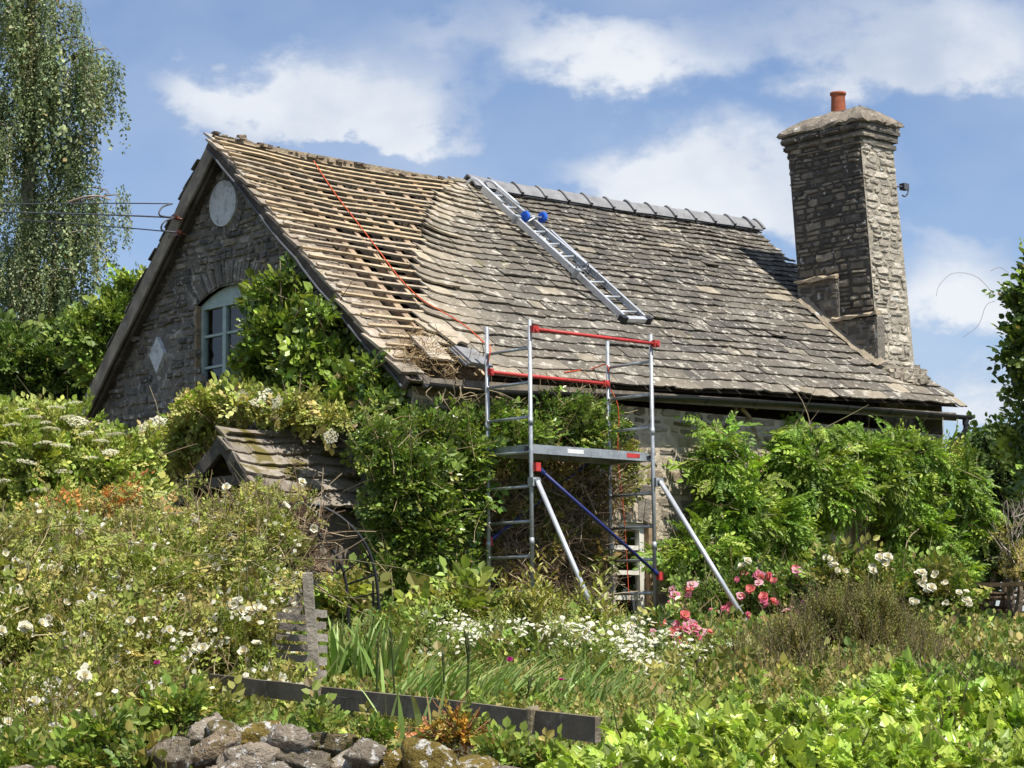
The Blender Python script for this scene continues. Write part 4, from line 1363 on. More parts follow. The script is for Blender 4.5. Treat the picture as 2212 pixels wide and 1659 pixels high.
tops = [(238, 1575, 62), (305, 1600, 50), (372, 1640, 60), (440, 1585, 58), (500, 1592, 50), (455, 1632, 62), (560, 1602, 62), (545, 1650, 60), (625, 1595, 52), (640, 1640, 66), (705, 1612, 66), (745, 1655, 60), (790, 1628, 50),
        (850, 1668, 70), (935, 1675, 78), (1010, 1690, 70), (300, 1672, 60), (380, 1690, 60), (590, 1700, 60), (690, 1705, 60), (120, 1700, 50), (10, 1690, 50), (480, 1690, 55), (800, 1710, 60), (230, 1640, 46), (1100, 1705, 60)]
for i, (x, y, r) in enumerate(tops):
    d = 9.15 + rng.uniform(-.2, .2) - (.25 if y > 1625 else 0) - (.12 if y > 1680 else 0)
    rr = r * d / FPX * .92
    col = np.array(RC[rng.integers(5)]) * rng.uniform(.85, 1.15)
    if x in (850, 935, 1010, 560): col = np.array((.19, .14, .035))
    if x in (705, 500): col = np.array((.16, .13, .07))
    rock(at(x, y, d), rr, 100 + i, col).build('coping_stone', M['rock'], wall, True)
m = MB()
def wall3d(u, v, d):
    base = CAM + HF * 8.75
    return base + _r * u[:, None] - HF * d[:, None] + np.array([0, 0, 1.0]) * (v + .6)[:, None] * 1.0 - np.array([0, 0, 0.0])
rubble(m, -5, 5, -2.3, -1.22, wall3d, lambda u, v: np.abs(u) < 6, (.10, .2), (.15, .45), .07, RC, 61, wave=.03)
banded_face(m, np.array([-2.3, -1.25]), lambda z: [(-5, 5)], wall3d, (.1, .085, .06))
q0 = CAM + HF * 8.75; 
m.add([q0 - _r * 5 - [0, 0, .65], q0 + _r * 5 - [0, 0, .65], q0 + _r * 5 + HF * .9 - [0, 0, .62], q0 - _r * 5 + HF * .9 - [0, 0, .62]], np.array([[0, 1, 2, 3]]), (.1, .09, .05))
m.build('wall_face', M['rock'], wall)

# ------------------------------------------------------------------ woven hurdle at the right
hurdle = thing('woven_hurdle', at(2180, 1420, 27.5), 'dark woven hurdle fence with a plank along its top at the right', 'fence')
m = MB(); m.beam(at(2085, 1262, 27.5), at(2330, 1262, 26.0), .16, .05, (0, 0, 1), (.34, .22, .12), .005, 6); m.build('top_plank', M['wood'], hurdle)
m = MB()
for i in range(13):
    y = 1280 + i * 14
    P = [at(x, y + rng.normal() * 2.0 + 3 * math.sin(x * .05 + i * math.pi), 27.4 + .10 * math.sin(x * .045 + i * math.pi)) for x in np.linspace(2085, 2330, 22)]
    m.tube(bez(P, 44), .028 * rng.uniform(.8, 1.2), 6, np.array([.12, .085, .055]) * rng.uniform(.6, 1.4))
m.build('woven_rods', M['bark'], hurdle)
for x in (2100, 2170, 2240, 2310):
    m = MB(); m.rod(at(x, 1262, 27.5), at(x, 1500, 27.5), .04, 7, (.2, .15, .1)); m.build('stake', M['bark'], hurdle)

# ------------------------------------------------------------------ leaves, sprigs, plants
def ovate(w=.40, f=.10, droop=.08):
    V = np.array([(0, 0, 0), (.25, w * .8, f), (.62, w * .85, f * .8), (1, 0, -droop), (.62, -w * .85, f * .8), (.25, -w * .8, f)])
    return V, [np.array([[0, 3, 2, 1], [0, 5, 4, 3]])]
def lobed():
    h = [(0, 0, 0), (-.14, .30, .03), (.06, .56, .0), (.30, .36, .07), (.62, .40, -.02), (.66, .2, .05), (1, 0, -.10)]
    V = np.array(h + [(x, -y, z) for x, y, z in h[1:-1]])
    return V, [np.array([[0, 6, 5, 4, 3, 2, 1]]), np.array([[0, 7, 8, 9, 10, 11, 6]])]
class Sprig:
    def __init__(self, tmpl):
        self.t, self.L = tmpl, []
    def leaf(self, p, d, n, s):
        d = np.asarray(d, float); d = d / np.linalg.norm(d)
        n = np.asarray(n, float); n = n - d * (n @ d); n = n / (np.linalg.norm(n) + 1e-9)
        self.L.append((np.asarray(p, float), d, np.cross(n, d), n, s))
    def done(self):
        T, F = self.t
        k = len(T)
        V = np.concatenate([p + s * (T[:, :1] * d + T[:, 1:2] * y + T[:, 2:] * n) for p, d, y, n, s in self.L])
        Fs = [np.concatenate([f + k * i for i in range(len(self.L))]) for f in F]
        return V, Fs, k
def sp_broad(seed, n=12, s=.29, tm=None, droop=.25):
    g = np.random.default_rng(seed); S = Sprig(tm or ovate(.42))
    for i in range(n):
        x = .08 + .85 * i / (n - 1); a = (1 if i % 2 else -1) * g.uniform(.6, 1.25)
        if i == n - 1: a = 0
        z = g.normal() * .06
        S.leaf((x, math.sin(a) * .06, z - droop * x * x), (math.cos(a), math.sin(a), g.normal() * .25 - .15), (g.normal() * .35, g.normal() * .35, 1), s * g.uniform(.65, 1.15))
    return S.done()
def sp_pinnate(seed, pairs=6, s=.30):
    g = np.random.default_rng(seed); S = Sprig(ovate(.26, .05))
    for i in range(pairs):
        x = .15 + .75 * i / pairs; z = -.35 * x * x
        for sg in (-1, 1):
            S.leaf((x, 0, z), (.55, sg * .85, -.25 + g.normal() * .12), (g.normal() * .2 - .2 * x, sg * .25, 1), s * g.uniform(.8, 1.1) * (1 - .25 * abs(i / pairs - .4)))
    S.leaf((.9, 0, -.3), (1, 0, -.5), (.3, 0, 1), s)
    return S.done()
def sp_wisteria(seed):
    """a shoot with three or four drooping pinnate leaves"""
    g = np.random.default_rng(seed); Vs, Fs, n = [], [], 0
    for j in range(4):
        V, F, k = sp_pinnate(seed * 7 + j)
        a = g.uniform(-1.2, 1.2); tl = g.uniform(-.1, .5)
        R = np.array([[math.cos(a) * math.cos(tl), -math.sin(a), math.cos(a) * math.sin(tl)], [math.sin(a) * math.cos(tl), math.cos(a), math.sin(a) * math.sin(tl)], [-math.sin(tl), 0, math.cos(tl)]])
        V = V * g.uniform(.55, .85) @ R.T + np.array([.08 + .22 * j, 0, g.normal() * .05])
        Vs.append(V); Fs.append(F[0] + n); n += len(V)
    return np.concatenate(Vs), [np.concatenate(Fs)], k
def sp_rose(seed, n=5, s=.2):
    g = np.random.default_rng(seed); S = Sprig(ovate(.35, .1))
    for i in range(n):
        x = .1 + .8 * i / n; a = (1 if i % 2 else -1) * g.uniform(.5, 1.3)
        d = np.array([math.cos(a), math.sin(a), g.normal() * .35]); d /= np.linalg.norm(d)
        side = np.cross([0, 0, 1.0], d); side /= np.linalg.norm(side)
        for (t, sg) in ((.14, 1), (.14, -1), (.27, 1), (.27, -1), (.33, 0)):
            S.leaf(np.array([x, 0, g.normal() * .05]) + d * t, d * (.5 if sg else 1) + side * sg, (g.normal() * .4, g.normal() * .4, 1), s * g.uniform(.75, 1.15))
    return S.done()
def sp_strand(seed, n=40, s=.05):
    """hanging twig: x runs down"""
    g = np.random.default_rng(seed); S = Sprig(ovate(.36, .06))
    for i in range(n):
        x = (i + g.random()) / n
        d = np.array([.9, g.normal() * .8, g.normal() * .8])
        S.leaf((x, .03 * g.normal() + .05 * math.sin(4 * x + seed), .03 * g.normal()), d, g.normal(size=3), s * g.uniform(.7, 1.25))
    return S.done()
def sp_plume(seed, n=24, s=.2, w=.16, ang=.75):
    g = np.random.default_rng(seed); S = Sprig(ovate(w, .03))
    for i in range(n):
        x = .02 + .96 * i / n; a = i * 2.4 + g.normal() * .3
        sc = s * (1.15 - .8 * x) * g.uniform(.7, 1.2)
        S.leaf((x, .02 * math.cos(a), .02 * math.sin(a)), (math.cos(ang), math.sin(ang) * math.cos(a), math.sin(ang) * math.sin(a)), (.7, -math.cos(a), -math.sin(a)), sc)
    return S.done()
T_BROAD = [sp_broad(i) for i in range(5)]
T_BIG = [sp_broad(20 + i, 9, .38, ovate(.46, .09)) for i in range(4)]
T_IVY = [sp_broad(40 + i, 8, .42, lobed(), .15) for i in range(5)]
T_WIST = [sp_wisteria(i) for i in range(6)]
T_ROSE = [sp_rose(i) for i in range(6)]
T_PIN = [sp_pinnate(60 + i, 5, .26) for i in range(3)]
T_BIRCH = [sp_strand(i) for i in range(7)]
T_PLUME = [sp_plume(i) for i in range(4)]
T_HEATH = [sp_plume(10 + i, 22, .13, .22, .6) for i in range(4)]
T_FINE = [sp_plume(30 + i, 20, .24, .2, 1.0) for i in range(4)]

UP = np.array([0, 0, 1.0])
def depth_arr(P): return (P - CAM) @ FWD
def nrm_(v): return v / (np.linalg.norm(v, axis=-1, keepdims=True) + 1e-9)
def scatter(mb, tmpls, P, A, N, S, pal, leafvar=.16, tint=None, huevar=.10):
    """place sprigs: P position, A twig direction, N leaf-face direction, S length"""
    pal = np.array(pal)
    n = len(P)
    S = S * np.exp(rng.normal(size=n) * .2)
    A = nrm_(A); N = N - A * (N * A).sum(-1, keepdims=True); N = nrm_(N); Y = np.cross(N, A)
    pal = pal * LEAFGAIN
    base = pal[rng.integers(0, len(pal), n)] * np.exp(rng.normal(size=(n, 1)) * .2) * (1 + rng.normal(size=(n, 3)) * huevar * .5)
    if tint is not None: base = base * tint
    which = rng.integers(0, len(tmpls), n)
    for w, (T, Fs, k) in enumerate(tmpls):
        ix = np.where(which == w)[0]
        if not len(ix): continue
        V = P[ix][:, None] + S[ix][:, None, None] * (T[None, :, :1] * A[ix][:, None] + T[None, :, 1:2] * Y[ix][:, None] + T[None, :, 2:] * N[ix][:, None])
        nl = len(T) // k
        lc = base[ix][:, None, None] * np.exp(rng.normal(size=(len(ix), nl, 1, 1)) * leafvar)
        dead = rng.random((len(ix), nl, 1, 1)) < .014
        lc = np.where(dead, np.array([.30, .22, .10]) * rng.uniform(.5, 1.2, (len(ix), nl, 1, 1)), lc)
        lc = np.broadcast_to(lc, (len(ix), nl, k, 3)).reshape(-1, 3)
        off = (np.arange(len(ix)) * len(T))[:, None, None]
        mb.add(V.reshape(-1, 3), [(f[None] + off).reshape(-1, f.shape[1]) for f in Fs], np.clip(lc, 0, .9))

class Mass:
    """a crown made of lumps; each lump (px, py, rx, ry) in picture pixels of the photograph at a distance, rd metres deep"""
    def __init__(self, lumps, d=None, plane=None, rd=.6, frill=0):
        C, R = [], []
        if frill:
            extra = []
            for L in lumps:
                for _ in range(frill):
                    an = rng.uniform(0, 6.28); k = rng.uniform(.28, .5); q = min(L[2], L[3]) * k + 8
                    extra.append((L[0] + L[2] * .9 * math.cos(an), L[1] + L[3] * .9 * math.sin(an) - 4, q * 1.15, q * .9) + tuple(L[4:]))
            lumps = list(lumps) + extra
        for L in lumps:
            x, y, rx, ry = L[:4]
            if plane is not None:
                c = on(x, y, plane[0], plane[1]); dd = depth(c)
            else:
                dd = L[4] if len(L) > 4 else d
                c = at(x, y, dd)
            C.append(c); R.append((rx * dd / FPX, min(rd, 1.6 * max(rx, ry) * dd / FPX), ry * dd / FPX))
        self.C, self.R = np.array(C), np.array(R)
    def local(self, P):
        q = P[:, None] - self.C[None]
        return np.stack([q @ _r, q @ HF, q[..., 2]], -1) / self.R[None]
    def sample(self, n, lo=.72, hi=1.05, lump=.16, back=.25, inside=.7):
        w = self.R[:, 0] * self.R[:, 2] + .35 * self.R[:, 1] * self.R[:, 2]; w = w / w.sum()
        i = rng.choice(len(w), n, p=w)
        d = nrm_(rng.normal(size=(n, 3)))
        r = rng.uniform(lo, hi, n)
        P0 = self.C[i] + (d * self.R[i])[:, :1] * _r + (d * self.R[i])[:, 1:2] * HF + (d * self.R[i])[:, 2:] * UP
        r = r * (1 + lump * vnoise(P0, 3.2, 4) + lump * .6 * vnoise(P0, 8, 8))
        q = d * self.R[i] * r[:, None]
        P = self.C[i] + q[:, :1] * _r + q[:, 1:2] * HF + q[:, 2:] * UP
        g = d / self.R[i]
        nn = nrm_(g[:, :1] * _r + g[:, 1:2] * HF + g[:, 2:] * UP)
        keep = (np.linalg.norm(self.local(P), axis=-1).min(1) > inside) | (rng.random(n) < .15)
        keep &= (d[:, 1] < .35) | (rng.random(n) < back)
        keep &= P[:, 2] > ground_z(P) - .02
        return P[keep], nn[keep]
    def front(self, x, y, dflt=None):
        """nearest point of the crown seen at this pixel"""
        v = ray(x, y)
        o = CAM - self.C
        q0 = np.stack([o @ _r, o @ HF, o[:, 2]], -1) / self.R
        qd = np.stack([np.full(len(o), v @ _r), np.full(len(o), v @ HF), np.full(len(o), v[2])], -1) / self.R
        a = (qd ** 2).sum(1); b = 2 * (q0 * qd).sum(1); c = (q0 ** 2).sum(1) - 1.08
        D = b * b - 4 * a * c
        t = np.where(D > 0, (-b - np.sqrt(np.maximum(D, 0))) / (2 * a), 1e9)
        t0 = t.min()
        if t0 > 1e8:
            t0 = depth(self.C[np.argmin(np.abs(D))]) if dflt is None else dflt
        return CAM + v * t0

def foliage(mass, n, tm, size, pal, mat, name, parent, shrink=None, zmax=None, up=.6, out=.8, rnd=.6, nup=.8, nout=.6, lo=.62, hi=1.05, tint=None, droop=0.0, lump=.16, back=.25, inside=.7, huevar=.1, core=.3):
    mb = MB()
    R0 = mass.R.copy()
    mass.R = np.maximum(R0 - (shrink or SHRINK) * (size[0] + size[1]) / 2, .3 * R0)
    P, N = mass.sample(int(n * (1 - core)), lo, hi, lump, back, inside)
    if core:
        P2, N2 = mass.sample(int(n * core), .25, .75, lump, .3, .2)
        P, N = np.concatenate([P, P2]), np.concatenate([N, N2])
    mass.R = R0
    A = out * N + up * UP + rnd * rng.normal(size=P.shape) - droop * UP
    F = nup * (.4 * UP + .75 * SUN_DIR) + nout * N + .45 * rng.normal(size=P.shape)
    S = rng.uniform(size[0], size[1], len(P))
    if zmax is not None:
        k = P[:, 2] + np.maximum(nrm_(A)[:, 2], 0) * S < zmax
        P, A, F, S = P[k], A[k], F[k], S[k]
    scatter(mb, tm, P, A, F, S, pal, tint=tint, huevar=huevar)
    return mb.build(name, M[mat], parent)

def twigs(mass, n, L, r, cols, name, parent, up=.3, rnd=1.0, out=.3, bend=.25, lo=.3, hi=1.0, m=5, inside=.0):
    P, N = mass.sample(n, lo, hi, .1, .4, inside)
    n = len(P)
    D = nrm_(up * UP + out * N + rnd * rng.normal(size=P.shape))
    ll = rng.uniform(.5, 1.0, n)[:, None] * L
    t = np.linspace(0, 1, m)
    bd = rng.normal(size=(n, 3)) * bend * L
    Q = P[:, None] + D[:, None] * (ll[:, None] * (t[None, :, None] - .3)) + bd[:, None] * ((t - .5) ** 2)[None, :, None]
    R = np.full((n, m), 1.0) * r * np.linspace(1.2, .5, m)[None] * rng.uniform(.6, 1.3, n)[:, None]
    mb = MB()
    cc = np.array(cols)[rng.integers(0, len(cols), n)] * rng.uniform(.7, 1.3, n)[:, None]
    mb.tubes_many(Q, R, cc)
    return mb.build(name, M['twig'], parent)

def stems_up(pts, H, r, cols, lean=.12, m=5):
    pts = np.asarray(pts); n = len(pts)
    t = np.linspace(0, 1, m)
    d = UP + rng.normal(size=(n, 3)) * lean
    Q = pts[:, None] + d[:, None] * (t[None, :, None] * np.broadcast_to(H, (n,))[:, None, None]) + (rng.normal(size=(n, 3)) * .06)[:, None] * (t ** 2)[None, :, None]
    R = np.full((n, m), r) * np.linspace(1.1, .6, m)
    return Q, R, np.array(cols)[rng.integers(0, len(cols), n)]

def blades(mb, P, H, lean, W, pal, curl=.3):
    n = len(P); m = 6
    t = np.linspace(0, 1, m)
    H = np.broadcast_to(H, (n,)); W = np.broadcast_to(W, (n,))
    W = W * rng.uniform(.55, 1.25, n)
    ld = lean + rng.normal(size=(n, 3)) * .27; ld[:, 2] = 0
    Q = P[:, None] + UP * (t[None, :, None] * H[:, None, None]) + ld[:, None] * (H[:, None] * (t[None] * .7 + curl * t[None] ** 2.5))[..., None]
    Q[..., 2] -= (H[:, None] * .25 * (np.linalg.norm(ld, axis=1)[:, None]) * t[None] ** 3)
    s = nrm_(np.cross(rng.normal(size=(n, 3)) * np.array([1, 1, .1]), UP))
    wd = (np.array([.75, 1, .98, .85, .55, .03])[None] * W[:, None] / 2)[..., None]
    V = np.stack([Q - s[:, None] * wd, Q + s[:, None] * wd], 2)
    I = np.arange(2 * m).reshape(m, 2)
    F = np.stack([I[:-1, 0], I[:-1, 1], I[1:, 1], I[1:, 0]], -1)
    F = (F[None] + (np.arange(n) * 2 * m)[:, None, None]).reshape(-1, 4)
    c = np.array(pal)[rng.integers(0, len(pal), n)] * np.exp(rng.normal(size=(n, 1)) * .18)
    cc = np.repeat(c[:, None], 2 * m, axis=1)
    tipd = rng.random(n) < .35
    cc[tipd, -3:] = np.array([.22, .17, .07])
    mb.add(V.reshape(-1, 3), F, cc.reshape(-1, 3))

def bloom_mesh(name, outer, inner, seed):
    g = np.random.default_rng(seed); mb = MB()
    T, F = ovate(.62, .22, -.05)
    for (n, el, s, c) in ((6, .22, 1.0, outer), (5, .65, .85, outer), (4, 1.1, .62, inner)):
        for i in range(n):
            a = 2 * math.pi * (i + g.random() * .4) / n + el
            d = np.array([math.cos(a) * math.cos(el), math.sin(a) * math.cos(el), math.sin(el)])
            d = nrm_(d + g.normal(size=3) * .09)
            nn = np.array([-math.cos(a) * math.sin(el), -math.sin(a) * math.sin(el), math.cos(el)]); nn = nrm_(nn - d * (nn @ d)); s = s * g.uniform(.75, 1.12)
            V = s * (T[:, :1] * d + T[:, 1:2] * np.cross(nn, d) + T[:, 2:] * nn)
            mb.add(V, F, np.array(c) * g.uniform(.88, 1.06))
    for i in range(5):
        a = g.uniform(0, 6.28)
        mb.add([(0, 0, .18), (.16 * math.cos(a), .16 * math.sin(a), .32), (.16 * math.cos(a + .8), .16 * math.sin(a + .8), .3)], np.array([[0, 1, 2]]), (.6, .5, .15))
    return mb.mesh(name, M['petal'])
WHITE_B = [bloom_mesh('white_bloom', (.84, .81, .66), (.82, .74, .46), s) for s in (1, 2, 3)]
PINK_B = [bloom_mesh('pink_bloom', c, c2, s) for c, c2, s in (((.84, .34, .45), (.85, .50, .52), 4), ((.80, .20, .33), (.80, .28, .36), 5), ((.85, .50, .56), (.85, .66, .6), 6), ((.84, .24, .22), (.84, .38, .28), 7))]
def bloom(name, meshes, p, r, parent, face=None):
    o = bpy.data.objects.new(name, meshes[rng.integers(len(meshes))])
    f = Vector(tuple(-HF * .8 + UP * .5 + rng.normal(size=3) * .45)) if face is None else Vector(face)
    o.rotation_euler = f.to_track_quat('Z', 'Y').to_euler()
    o.location = tuple(p)
    o.scale = (r, r, r * .9)
    return link(o, parent)

SHRINK = .8
LEAFGAIN = np.array([1.85, 1.6, 1.25])
LIME = [(.17, .24, .055), (.13, .20, .045), (.21, .27, .08)]
MIDG = [(.085, .145, .03), (.11, .175, .04), (.07, .12, .028)]
DEEP = [(.045, .085, .024), (.06, .105, .03), (.038, .07, .022)]
GREY0 = [(.070, .105, .062), (.092, .128, .078), (.055, .085, .05), (.108, .138, .088)]
OLIV = [(.17, .18, .06), (.13, .145, .045), (.20, .195, .08), (.17, .155, .065), (.11, .13, .04)]
BRWN = [(.17, .125, .065), (.13, .095, .055), (.22, .17, .10), (.26, .21, .14)]

# --- weeping birch behind the cottage, left
birch = thing('birch_tree', at(70, 1400, 40), 'tall weeping birch with hanging grey green foliage behind the gable', 'tree')
m = MB()
tr = bez([at(60, 1420, 40), at(66, 900, 40), at(58, 500, 40), at(70, 200, 40), at(60, -160, 40)], 24)
m.tube(tr, np.linspace(.22, .07, 24), 9, (.30, .27, .23))
m.build('trunk', M['bark'], birch)
BL = [(40, -190, 90, 90), (30, -60, 110, 90), (130, 20, 60, 60), (20, 80, 110, 90), (120, 120, 80, 60), (190, 110, 55, 45), (228, 125, 32, 30), (60, 200, 110, 90), (170, 205, 60, 60), (20, 330, 80, 100), (150, 300, 60, 60), (185, 320, 30, 50),
      (50, 450, 90, 70), (150, 440, 60, 50), (225, 425, 45, 30), (250, 440, 26, 22), (10, 560, 80, 80), (110, 570, 80, 60), (190, 530, 50, 50), (60, 640, 90, 50), (165, 610, 55, 40)]
mass = Mass([(x, y, p * .76, q * .76) for x, y, p, q in BL], 40, rd=1.5, frill=2)
m = MB()
limbs = []
for (x, y, a, b) in BL[4:]:
    p = tr[np.argmin(np.abs(tr[:, 2] - at(x, y + 60, 40)[2]))]
    q = at(x, y - b * .4, 40) + HF * rng.normal() * .7
    c = bez([p, p * .5 + q * .5 + UP * .25, q, q + (q - p) * .12 - UP * .2], 12)
    m.tube(c, np.linspace(.03, .005, 12), 5, (.25, .21, .17)); limbs.append(c)
m.tube(bez([at(150, 436, 39), at(185, 425, 38.6), at(215, 424, 38.6), at(240, 432, 38.6)], 10), np.linspace(.022, .010, 10), 6, (.40, .31, .25))
m.build('limb', M['bark'], birch)
m = MB()
P0, N0 = mass.sample(330, .45, 1.0, .2, .6, 0)
k = rng.integers(7, 15, len(P0))
P = np.repeat(P0, k, axis=0); N = np.repeat(N0, k, axis=0); LL = np.repeat(rng.uniform(.55, 1.5, len(P0)), k)
off = rng.normal(size=P.shape) * .10
P = P + off
A = -UP + rng.normal(size=P.shape) * .05 + .10 * N + off * .5
scatter(m, T_BIRCH, P, A, rng.normal(size=P.shape), LL * rng.uniform(.6, 1.1, len(P)), GREY0, leafvar=.22, tint=np.array([1.55, 1.5, 1.6]))
m.build('crown', M['leaf_dull'], birch)

def tree(name, lumps, d, label, n, tm, size, pal, mat, rd=1.2, trunk=None, tint=None, cat='tree', group=None, tx=None, **kw):
    x0, y0 = lumps[0][0], lumps[0][1]
    t = thing(name, at(x0, 1400, d), label, cat, group)
    mass = Mass(lumps, d, rd=rd, frill=2)
    m = MB()
    base = at(tx or x0, 1400, d); base[2] = float(ground_z(base)) - .1
    if tx:
        m.tube(bez([base, at(tx, 1000, d), at(tx - 30, 620, d)], 9), np.linspace(.09, .03, 9), 6, (.2, .16, .12))
    for c, r in list(zip(mass.C, mass.R))[:len(lumps)]:
        if tx: break
        m.tube(bez([base, base * .5 + c * .5 + rng.normal(size=3) * .15, c], 9), np.linspace(.07, .012, 9), 6, (.2, .16, .12))
    m.build('trunk', M['bark'], t)
    foliage(mass, n, tm, size, pal, mat, 'crown', t, tint=tint, **kw)
    return t, mass
tree('hazel_tree', [(80, 800, 150, 75), (170, 740, 80, 50), (20, 760, 70, 60), (60, 860, 120, 60), (170, 850, 90, 70)], 36, 'dark green broadleaf tree under the birch at the left edge', 6500, T_BROAD, (.2, .36), MIDG + DEEP, 'leaf')
tree('sapling_tree', [(245, 690, 50, 60), (205, 740, 60, 60), (283, 625, 24, 30), (262, 655, 34, 36), (215, 800, 50, 60)], 34.5, 'bright green sapling rising beside the far slope of the roof', 2000, T_BROAD, (.18, .32), MIDG + LIME[:1], 'leaf')
tree('leaning_tree', [(2240, 650, 55, 80), (2225, 780, 60, 90), (2240, 585, 45, 36), (2240, 880, 80, 90), (2215, 950, 40, 45), (2250, 720, 70, 200), (2240, 1010, 70, 70)], 21, 'leafy climber covered tree leaning in at the right edge', 2100, T_BIG, (.11, .22), MIDG + DEEP + LIME[:1], 'leaf_gloss', rd=.6, lump=.35, tx=2300)
t_ = bpy.data.objects['leaning_tree']
m = MB()
for pts in ([(2150, 640), (2110, 598), (2060, 590), (2030, 615), (2022, 640)], [(2150, 650), (2130, 660), (2115, 700), (2090, 722), (2078, 730)], [(2140, 585), (2160, 578), (2180, 590)]):
    m.tube(bez([at(x, y, 20.8) for x, y in pts], 14), np.linspace(.0022, .0014, 14), 4, (.2, .15, .12))
m.build('bare_shoots', M['twig'], t_)
tree('dark_hedge', [(2130, 1010, 75, 70), (2190, 1060, 80, 110), (2150, 1150, 90, 110), (2100, 960, 40, 40), (2190, 980, 60, 50), (2070, 985, 35, 40), (2220, 1200, 80, 90), (2120, 1230, 60, 60)], 37, 'dark hedge standing behind the right end of the cottage', 2700, T_BROAD, (.2, .38), DEEP, 'leaf_dull', cat='hedge', lump=.25)
tree('dead_branch_bush', [(2190, 1230, 30, 60), (2180, 1180, 30, 40)], 27, 'half dead shrub with bare grey branches above the woven hurdle', 120, T_FINE, (.15, .3), OLIV, 'leaf_dull', cat='shrub')
mass = Mass([(2185, 1180, 34, 90), (2200, 1120, 20, 60)], 27, rd=.4)
twigs(mass, 70, .45, .006, [(.4, .34, .28), (.3, .25, .2)], 'bare_branches', bpy.data.objects['dead_branch_bush'], up=1.2, rnd=.4)

# --- elder with cream flower heads
elder = thing('elder_bush', at(120, 1400, 24), 'large elder bush with flat cream flower heads at the left of the gable', 'bush')
mass = Mass([(90, 1000, 140, 100), (20, 960, 100, 80), (30, 1100, 110, 120), (230, 1010, 110, 80), (150, 1120, 150, 100), (320, 970, 50, 45), (120, 915, 110, 40), (270, 1090, 110, 80)], 24, rd=1.2)
foliage(mass, 6500, T_BROAD, (.15, .27), LIME + [(.20, .24, .08), (.24, .28, .10)], 'leaf', 'leaves', elder)
twigs(mass, 160, .8, .008, BRWN, 'stems', elder, up=.8, rnd=.5)
def umbel_mesh(seed, c=(.80, .77, .58)):
    g = np.random.default_rng(seed); mb = MB()
    n = 130
    r = np.sqrt(g.random(n)); a = g.uniform(0, 6.28, n)
    P = np.stack([r * np.cos(a), r * np.sin(a), .22 * (1 - r ** 2) + g.normal(size=n) * .06], -1)
    P[:, :2] *= 1 + .12 * np.sin(5 * a)[:, None]
    s = .075 + .05 * g.random(n)
    th = np.arange(5) * 2 * math.pi / 5
    V = P[:, None] + s[:, None, None] * np.stack([np.cos(th), np.sin(th), .3 * np.cos(th * 2)], -1)[None]
    F = (np.arange(5)[None] + 5 * np.arange(n)[:, None])
    mb.add(V.reshape(-1, 3), F, np.repeat(np.array(c) * g.uniform(.75, 1.05, n)[:, None], 5, axis=0))
    return mb.mesh('flower_head', M['petal'])
UMB = [umbel_mesh(s) for s in (1, 2, 3)]
heads = [(52, 886), (124, 882), (160, 872), (76, 902), (100, 914), (112, 928), (132, 964), (188, 938), (220, 954), (240, 978), (28, 920), (96, 958), (30, 880), (170, 912), (200, 990), (60, 1000), (18, 960), (140, 1020), (150, 905), (250, 940), (10, 1040), (85, 1060)]
for x, y in heads:
    p = mass.front(x, y, 23.5) - HF * .05
    bloom('flower_head', UMB, p, 18 * 24 / FPX * rng.uniform(.75, 1.25), elder, tuple(UP * 1.2 - HF * .25 + rng.normal(size=3) * .2))

# --- climbers on the cottage
clim = thing('gable_climber', (XG - .2, 3.4, -.4), 'broad leaved green climber covering half of the gable window', 'climber')
mass = Mass([(590, 645, 66, 45), (565, 700, 46, 50), (625, 730, 110, 75), (700, 790, 95, 80), (575, 800, 80, 70), (770, 860, 65, 70), (660, 870, 120, 50), (690, 690, 42, 38), (800, 800, 34, 40), (830, 880, 50, 50), (610, 640, 70, 40)], plane=(0, XG - .28), rd=.4, frill=1)
foliage(mass, 2900, T_BIG, (.16, .30), MIDG + LIME[:2] + DEEP[:1], 'leaf_gloss', 'leaves', clim, lump=.22, nout=.9)
twigs(mass, 170, .7, .007, BRWN, 'stems', clim, up=.6)
for (a, b) in (((700, 1000), (690, 640)), ((760, 1050), (790, 720)), ((640, 1000), (560, 700))):
    m = MB()
    m.tube(bez([on(a[0], a[1], 0, XG - .1), on((a[0] + b[0]) / 2 + 12, (a[1] + b[1]) / 2, 0, XG - .12), on(b[0], b[1], 0, XG - .1)], 14), np.linspace(.03, .008, 14), 6, (.25, .19, .13))
    m.build('main_stem', M['bark'], clim)

hyd = thing('porch_climber', at(560, 1000, 25.0), 'pale yellow green climbing hydrangea trailing over the porch roof', 'climber')
mass = Mass([(470, 882, 95, 34), (560, 876, 90, 28), (640, 890, 80, 28), (710, 915, 46, 22), (420, 925, 60, 42), (395, 980, 50, 55), (360, 1030, 36, 48), (330, 960, 50, 40), (440, 960, 30, 30)], plane=(0, -1.5), rd=.4, frill=2)
foliage(mass, 2300, T_BROAD, (.13, .25), [(.23, .26, .09), (.19, .24, .07), (.27, .27, .12), (.14, .19, .05)], 'leaf', 'leaves', hyd, lump=.22)
twigs(mass, 120, .5, .006, BRWN, 'stems', hyd)
for x, y in ((524, 856), (576, 854), (312, 924), (344, 910), (228, 922), (716, 944), (348, 1068), (236, 944), (560, 872), (600, 870)):
    bloom('flower_head', UMB, mass.front(x, y, 24.4) - HF * .04, 18 * 25 / FPX * rng.uniform(.7, 1.2), hyd)

